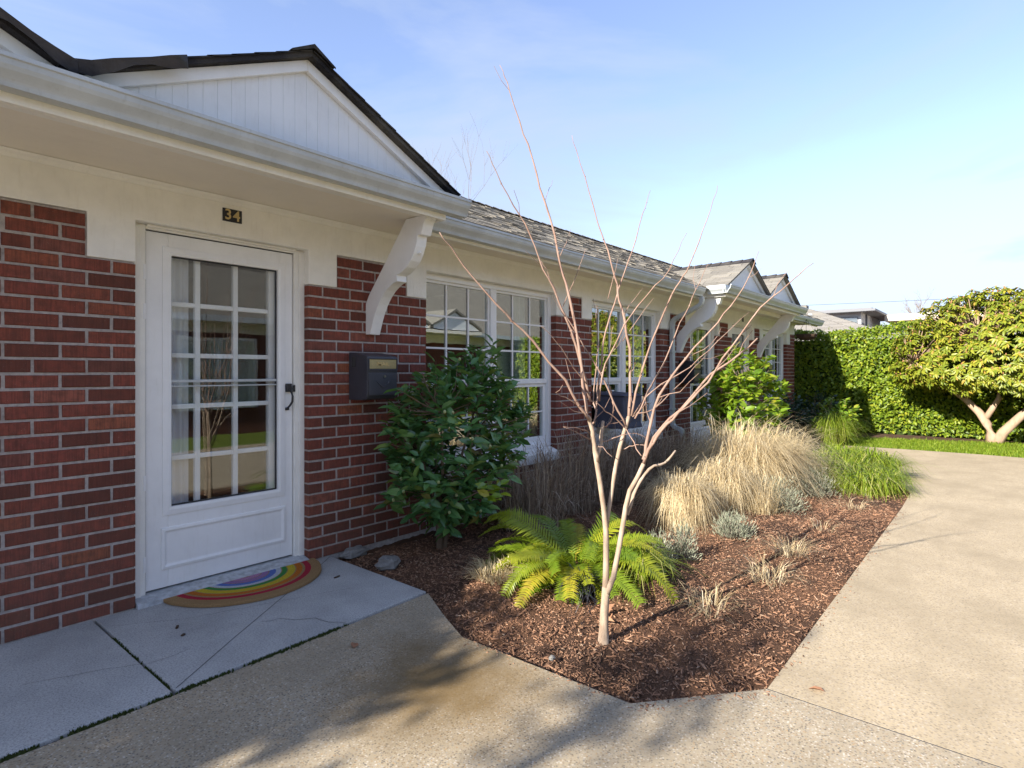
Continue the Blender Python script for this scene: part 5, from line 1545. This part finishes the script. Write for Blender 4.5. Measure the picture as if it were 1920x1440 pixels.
# --- hedge
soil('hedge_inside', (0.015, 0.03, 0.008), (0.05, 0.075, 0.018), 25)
t = thing('hedge', 'tall clipped green laurel hedge closing off the garden', 'hedge', (15.1, -3, -.05))
m = MB(); m.box(14.78, 15.9, -11, 1.2, -.05, 2.00); m.build('dark_core', 'hedge_inside', t)  # solid box; its dark colour stands in for shade behind the leaves
n1_, n2_ = 30000, 8000
yy = RNG.uniform(-8.5, 1.2, n1_); zz_ = RNG.uniform(.02, 2.14, n1_)
wav = .05 * np.sin(yy * 2.3) * np.sin(zz_ * 3.1 + 1) + .04 * np.sin(yy * 5.7 + zz_ * 4)
pos = np.stack([14.66 + wav + RNG.uniform(-.06, .10, n1_), yy, zz_], 1)
d = np.stack([RNG.normal(-.55, .35, n1_), RNG.normal(0, .7, n1_), RNG.normal(-.1, .7, n1_)], 1)
u_ = np.stack([RNG.normal(-1, .3, n1_), RNG.normal(0, .3, n1_), RNG.normal(.5, .3, n1_)], 1)
yt = RNG.uniform(-8.5, 1.2, n2_)
pos2 = np.stack([RNG.uniform(14.6, 15.6, n2_), yt, 2.10 + .05 * np.sin(yt * 2.1) + RNG.uniform(-.06, .13, n2_) ** 1 - .03 * yt * 0 + .028 * (-yt).clip(0, 4)], 1)
d2 = np.stack([RNG.normal(-.3, .6, n2_), RNG.normal(0, .6, n2_), RNG.normal(.4, .4, n2_)], 1)
u2 = np.stack([RNG.normal(-.4, .3, n2_), RNG.normal(0, .3, n2_), RNG.normal(1, .3, n2_)], 1)
pos = np.concatenate([pos, pos2]); d = np.concatenate([d, d2]); u_ = np.concatenate([u_, u2])
n = len(pos); L = RNG.uniform(.060, .105, n)
leaves(t, pos, d, u_, L, L * .52, 'hedge_leaf', 0, base=(LEAF4_V, LEAF4_F), roll=.4)

# --- rhododendron tree
rb = Vector((13.95, -3.45, -.05))
t = thing('rhododendron_tree', 'old rhododendron tree with forked pale trunks and domed yellow-green crown', 'tree', rb)
m = MB()
limbs = [[(13.95, -3.42, -.08), (13.95, -3.40, .12), (13.96, -3.36, .30), (13.98, -3.24, .52), (14.0, -3.02, .78), (14.0, -2.72, 1.02), (14.05, -2.45, 1.25), (14.05, -2.2, 1.5)],
         [(13.95, -3.47, -.08), (13.94, -3.58, .18), (13.93, -3.80, .46), (13.95, -4.02, .72), (14.0, -4.15, 1.0), (14.0, -4.40, 1.4), (14.1, -4.7, 1.8)],
         [(13.97, -3.32, .40), (13.97, -3.42, .60), (13.97, -3.52, .80), (13.98, -3.50, .98), (14.05, -3.36, 1.15), (14.1, -3.30, 1.5), (14.1, -3.2, 1.9)],
         [(13.97, -3.10, .70), (14.1, -2.95, .95), (14.2, -2.95, 1.3), (14.2, -3.0, 1.7)],
         [(13.95, -3.95, .66), (13.85, -3.98, .95), (13.8, -3.95, 1.3), (13.8, -3.8, 1.7)],
         [(14.0, -2.75, 1.0), (13.9, -2.55, 1.2), (13.8, -2.5, 1.5)],
         [(14.0, -4.2, 1.05), (13.9, -4.6, 1.3), (13.9, -5.0, 1.6)]]
lr = [[.12, .105, .092, .085, .072, .06, .045, .03], [.13, .105, .09, .082, .072, .055, .04], [.07, .062, .058, .05, .046, .04, .03], [.045, .04, .035, .03], [.045, .04, .035, .03], [.035, .03, .025], [.04, .035, .03]]
for p_, r_ in zip(limbs, lr): m.tube(p_, [q * .8 for q in r_], 9)
m.build('trunk', 'rhodo_bark', t, 0, True)
tips = []
cc = np.array([14.15, -4.0, 1.35])
while len(tips) < 3300:
    u = RNG.normal(0, 1, 3); u /= np.linalg.norm(u)
    k_ = RNG.uniform(.62, 1.0) ** .4
    lump = 1 + .09 * math.sin(u[1] * 6 + 1) * math.sin(u[2] * 5) + .07 * math.sin(u[1] * 11 + u[0] * 7)
    p = cc + u * np.array([1.15, 2.15, 1.55 if u[2] > 0 else .55]) * k_ * lump
    # the crown's left shoulder hangs low
    if p[2] < .92 + .10 * math.sin(p[1] * 5): continue
    if u[2] < -.1 and k_ < .85: continue
    tips.append((p, u))
pos, d, up_, ln_ = [], [], [], []
for p, u in tips:
    ax = u * .8 + np.array([0, 0, .55]) + RNG.normal(0, .2, 3); ax /= np.linalg.norm(ax)
    a1 = np.cross(ax, (0.3, .1, 1)); a1 /= np.linalg.norm(a1); a2 = np.cross(ax, a1)
    n_ = random.randint(8, 11)
    for j in range(n_):
        a = 6.283 * j / n_ + random.uniform(-.2, .2)
        rdir = a1 * math.cos(a) + a2 * math.sin(a)
        dd = rdir + ax * random.uniform(-.25, .35) + np.array([0, 0, -.45])
        pos.append(p + ax * random.uniform(-.02, .03)); d.append(dd); up_.append(ax); ln_.append(random.uniform(.080, .135))
leaves(t, np.array(pos), np.array(d), np.array(up_), np.array(ln_), np.array(ln_) * .40, 'rhodo_leaf', 300, roll=.12)
m = MB()
for p, u in tips[::2]:
    m.ball((p[0] - .01, p[1], p[2] + .03), .013, 6, 4, 1.6)
tag(m.build('flower_buds', 'rhodo_bud', t), kind='stuff')
tw = MB()
for p, u in tips[::3]:
    pv = Vector(p)
    h = min([Vector(q) for l_ in limbs for q in l_[4:]], key=lambda q: (q - pv).length)
    tw.tube([h, h.lerp(pv, .5) + Vector((0, 0, -.06)), pv], [.018, .011, .006], 5)
tw.build('branches', 'rhodo_bark', t)

# ------------------------------------------------------------------ beyond the hedge
t = thing('neighbour_house', 'low neighbouring house whose pale shingled hip roof rises behind the hedge', 'house', (23, 0, 0))
m = MB(); m.box(18.6, 25.5, -1.3, 12, -.1, 2.12); m.box(19.0, 23.0, -7.2, -1.3, -.1, 2.06); m.build('wall', 'modern_beige', t)
m = MB()
A, B_, C_, D_ = (18.0, -1.75, 2.10), (26.0, -1.75, 2.10), (26.0, 12.6, 2.10), (18.0, 12.6, 2.10)
E1, E2 = (22.0, 1.60, 3.46), (22.0, 8.0, 3.46)
m.add([A, B_, C_, D_, E1, E2], [(0, 4, 5, 3), (0, 1, 4), (1, 2, 5, 4), (2, 3, 5), (0, 3, 2, 1)])
m.prism([(18.6, 2.05), (21.0, 2.66), (23.4, 2.05)], -7.5, 1.0, 'y')
rf_ = m.build('roof', 'shingle_pale', t)
# courses on the two slopes that face the garden
sh = MB()
def slope_tabs(a, b, apex_lo, apex_hi, rows):
    a, b, c, d_ = Vector(a), Vector(b), Vector(apex_lo), Vector(apex_hi)
    nrm = (b - a).cross(c - a).normalized()
    if nrm.z < 0: nrm = -nrm
    for r_ in range(rows):
        t0, t1 = r_ / rows, (r_ + 1.12) / rows
        l0, r0 = a.lerp(c, t0), b.lerp(d_, t0); l1, r1 = a.lerp(c, min(1, t1)), b.lerp(d_, min(1, t1))
        w = (r0 - l0).length; n_ = max(1, int(w / .45))
        for i in range(n_):
            u0, u1 = i / n_ + (.003 if i else 0), (i + 1) / n_
            h = .012 + random.choice((0, .006))
            q = [l0.lerp(r0, u0), l0.lerp(r0, u1), l1.lerp(r1, u1), l1.lerp(r1, u0)]
            sh.add([q[0] + nrm * h, q[1] + nrm * h, q[2] + nrm * .004, q[3] + nrm * .004, q[0], q[1]], [(0, 1, 2, 3), (4, 5, 1, 0)])
slope_tabs(D_, A, E2, E1, 26)
slope_tabs(A, B_, E1, (22.01, 1.60, 3.46), 26)
slope_tabs((18.6, 1.0, 2.055), (18.6, -7.5, 2.055), (21.0, 1.0, 2.665), (21.0, -7.5, 2.665), 14)
tag(sh.build('shingles', 'shingle_pale', rf_), kind='stuff')
m = MB(); m.tube([(20.2, 1.1, 2.80), (20.2, 1.1, 3.08)], .045, 10); m.tube([(20.2, 1.1, 3.07), (20.2, 1.1, 3.11)], [.065, .06], 10); m.build('vent_pipe', 'gutter_metal', rf_)
m = MB(); m.box(21.85, 22.15, 1.6, 2.0, 3.44, 3.56); m.build('ridge_vent', 'shingle_grey', rf_, .01)

t = thing('modern_house', 'distant flat-roofed grey modern house with a dark window band', 'house', (42, 4, 0))
m = MB(); m.box(40, 47, 2.95, 12, 0, 4.80); m.build('wall', 'modern_grey', t)
m = MB(); m.prism([(2.1, 4.94), (2.1, 4.80), (12.8, 4.80), (12.8, 4.94)], 39.2, 48, 'x'); m.box(39.4, 47.8, 2.3, 12.6, 4.94, 5.02); m.build('roof', 'modern_dark', t, .02)
m = MB(); m.box(39.93, 40.0, 3.15, 4.35, 4.12, 4.50); m.build('window', 'window_glass', t)
m = MB(); m.box(39.95, 39.99, 3.1, 4.4, 4.06, 4.56); m.build('window_frame', 'modern_dark', t)
m = MB(); m.box(39.96, 40.01, 4.75, 4.92, 3.6, 4.4); m.build('panel', 'orange_panel', t)
m = MB(); m.box(40.4, 40.8, 2.90, 2.96, 3.3, 4.2); m.box(41.4, 41.6, 2.86, 2.95, 0, 4.78); m.build('side_window', 'modern_dark', t)
m = MB(); m.box(39.6, 39.66, 3.0, 4.6, 3.94, 4.00); m.build('balcony_rail', 'modern_beige', t)

t = thing('flat_roofed_building', 'distant long beige building with a flat overhanging roof behind the hedge', 'building', (45, -4, 0))
m = MB(); m.box(44, 54, -14, 1.5, 0, 4.2); m.build('wall', 'modern_beige', t)
m = MB(); m.box(43.2, 55, -15, 2.2, 4.45, 4.85); m.build('roof', 'modern_beige', t, .02)
m = MB(); m.box(43.9, 43.98, -13, 0.9, 3.6, 4.1); m.build('window', 'window_glass', t)

def bare_tree(name, base, h, r0, label, seed, mat='grey_bark', spread=.55, lvl=5, group=None):
    rd = random.Random(seed)
    t = thing(name, label, 'tree', base, group)
    m, tw = MB(), MB()
    def grow(p, d, L, r_, k_):
        pts = [p]; q = p.copy(); dd = d.copy()
        for i in range(3):
            dd = (dd + Vector((rd.gauss(0, .10), rd.gauss(0, .10), rd.gauss(.04, .06)))).normalized()
            q = q + dd * L / 3
            pts.append(q.copy())
        (m if k_ > lvl - 2 else tw).tube(pts, [r_, r_ * .88, r_ * .78, r_ * .66], 6 if k_ > 2 else 4, False)
        if k_ == 0: return
        for i in range(rd.choice((2, 3, 3))):
            a = rd.uniform(0, 6.283)
            s_ = Vector((math.cos(a), math.sin(a), rd.uniform(-.1, .5)))
            grow(pts[rd.choice((2, 3, 3))], (dd + s_ * spread * rd.uniform(.6, 1.2)).normalized(), L * rd.uniform(.62, .85), r_ * .58, k_ - 1)
    grow(Vector(base), Vector((0, 0, 1)), h * .30, r0, lvl)
    m.build('trunk', mat, t, 0, True); tw.build('twigs', mat, t)
    return t
bare_tree('bare_tree', (15.0, 14.5, 0), 12.2, .09, 'bare twiggy tree rising behind the main roof ridge', 4, 'grey_bark', .6, 6)
bare_tree('bare_tree', (44, -.2, 2.5), 4.2, .06, 'small bare tree beside the distant modern house', 8, 'grey_bark', .55, 5)
bare_tree('bare_tree', (60, -16.5, 0), 9.0, .12, 'bare treetop showing above the rhododendron crown', 12, 'grey_bark', .5, 5)

m = MB()
m.tube([(40, 12 - i * 1.2, 5.58 - .028 * i + .010 * (i - 8) ** 2 * .12) for i in range(0, 22)], .010, 5)
o = m.build('power_line', 'dark_metal', None, 0, False, (40, 0, 5.3)); tag(o, 'thin overhead cable crossing the sky above the distant houses', 'cable')

# ------------------------------------------------------------------ the garden's other side (mirrored in the windows) and the shrub that dapples the walk
t = thing('apartment_wing', 'facing brick apartment wing with gabled porch, mirrored in the window panes', 'building', (14, -9, 0))
m = MB(); m.box(-6, 24, -14, -8.7, -.1, 2.1); m.build('wall', 'brick', t)
m = MB(); m.box(-6.05, 24.05, -14.05, -8.68, 2.102, 2.36); m.build('lintel_band', 'white_trim', t)
m = MB(); m.prism([(-8.15, 2.40), (-12.6, 4.75), (-17.0, 2.40)], -6.4, 24.4, 'x'); rf_ = m.build('roof', 'shingle', t)
m = MB(); m.box(-6.3, 24.3, -8.22, -8.12, 2.30, 2.42); m.build('gutter', 'gutter_metal', t)
for x in (-2.0, 1.2, 4.6, 7.7, 13.2, 16.4, 20.0):
    m = MB(); m.box(x, x + 1.6, -8.72, -8.64, .5, 2.0); w_ = m.build('window', 'white_vinyl', t)
    for q in (0, 1):
        m = MB(); m.box(x + .06 + q * .78, x + .76 + q * .78, -8.645, -8.63, .58, 1.94); m.build('pane', 'window_glass', w_)
for px_ in (9.6, 11.5):
    m = MB(); m.prism([(px_ - .95, 2.45), (px_ + .95, 2.45), (px_, 2.95)], -7.95, -7.9, 'y'); g_ = m.build('gable', 'gable_paint', t)
    m = MB()
    m.prism([(px_ - 1.03, 2.44), (px_, 2.98), (px_ + 1.03, 2.44), (px_ + 1.03, 2.50), (px_, 3.04), (px_ - 1.03, 2.50)], -9.8, -7.84, 'y'); m.build('porch_roof', 'shingle_grey', t)
m = MB(); m.box(8.6, 12.5, -8.7, -7.85, 2.33, 2.42); m.build('soffit', 'soffit_paint', t)

# evergreen by the wall outside the picture; its crown throws the broken shade on the walk
def side_tree(base, cz, rad, n, label, seed):
    rg = np.random.default_rng(seed)
    t = thing('garden_tree', label, 'tree', base)
    m = MB()
    m.tube([base, (base[0] + .05, base[1], base[2] + cz * .5), (base[0], base[1], cz)], [.06, .05, .03], 8)
    tip = []
    for i in range(n):
        u = rg.normal(0, 1, 3); u /= np.linalg.norm(u)
        tip.append(np.array([base[0], base[1], cz]) + u * np.array(rad) * rg.uniform(.3, 1))
    for p in tip:
        m.tube([(base[0], base[1], cz - .4), (Vector(p) + Vector((base[0], base[1], cz))) * .5, p], [.014, .010, .005], 4)
    m.build('trunk', 'grey_bark', t)
    pos = np.repeat(np.array(tip), 9, 0) + rg.normal(0, .09, (n * 9, 3))
    d = rg.normal(0, 1, (n * 9, 3)); u = rg.normal(0, 1, (n * 9, 3)); u[:, 2] += 1
    leaves(t, pos, d, u, .11, .05, 'camellia_leaf', 0)
side_tree((-3.6, -.50, -.1), 2.55, (.9, .40, .68), 150, 'slender evergreen beside the wall, back along the walk', 3)
side_tree((-5.4, -1.42, -.1), 4.15, (.7, .45, .45), 26, 'tall thin unseen evergreen added to streak the walk with shade', 6)  # sparse crown out of view, added for soft shadow streaks
side_tree((-4.1, -.74, -.1), 2.75, (.85, .36, .5), 95, 'bushy unseen evergreen added to deepen the shade on the walk', 9)  # extra crown out of view, put in for denser dapple
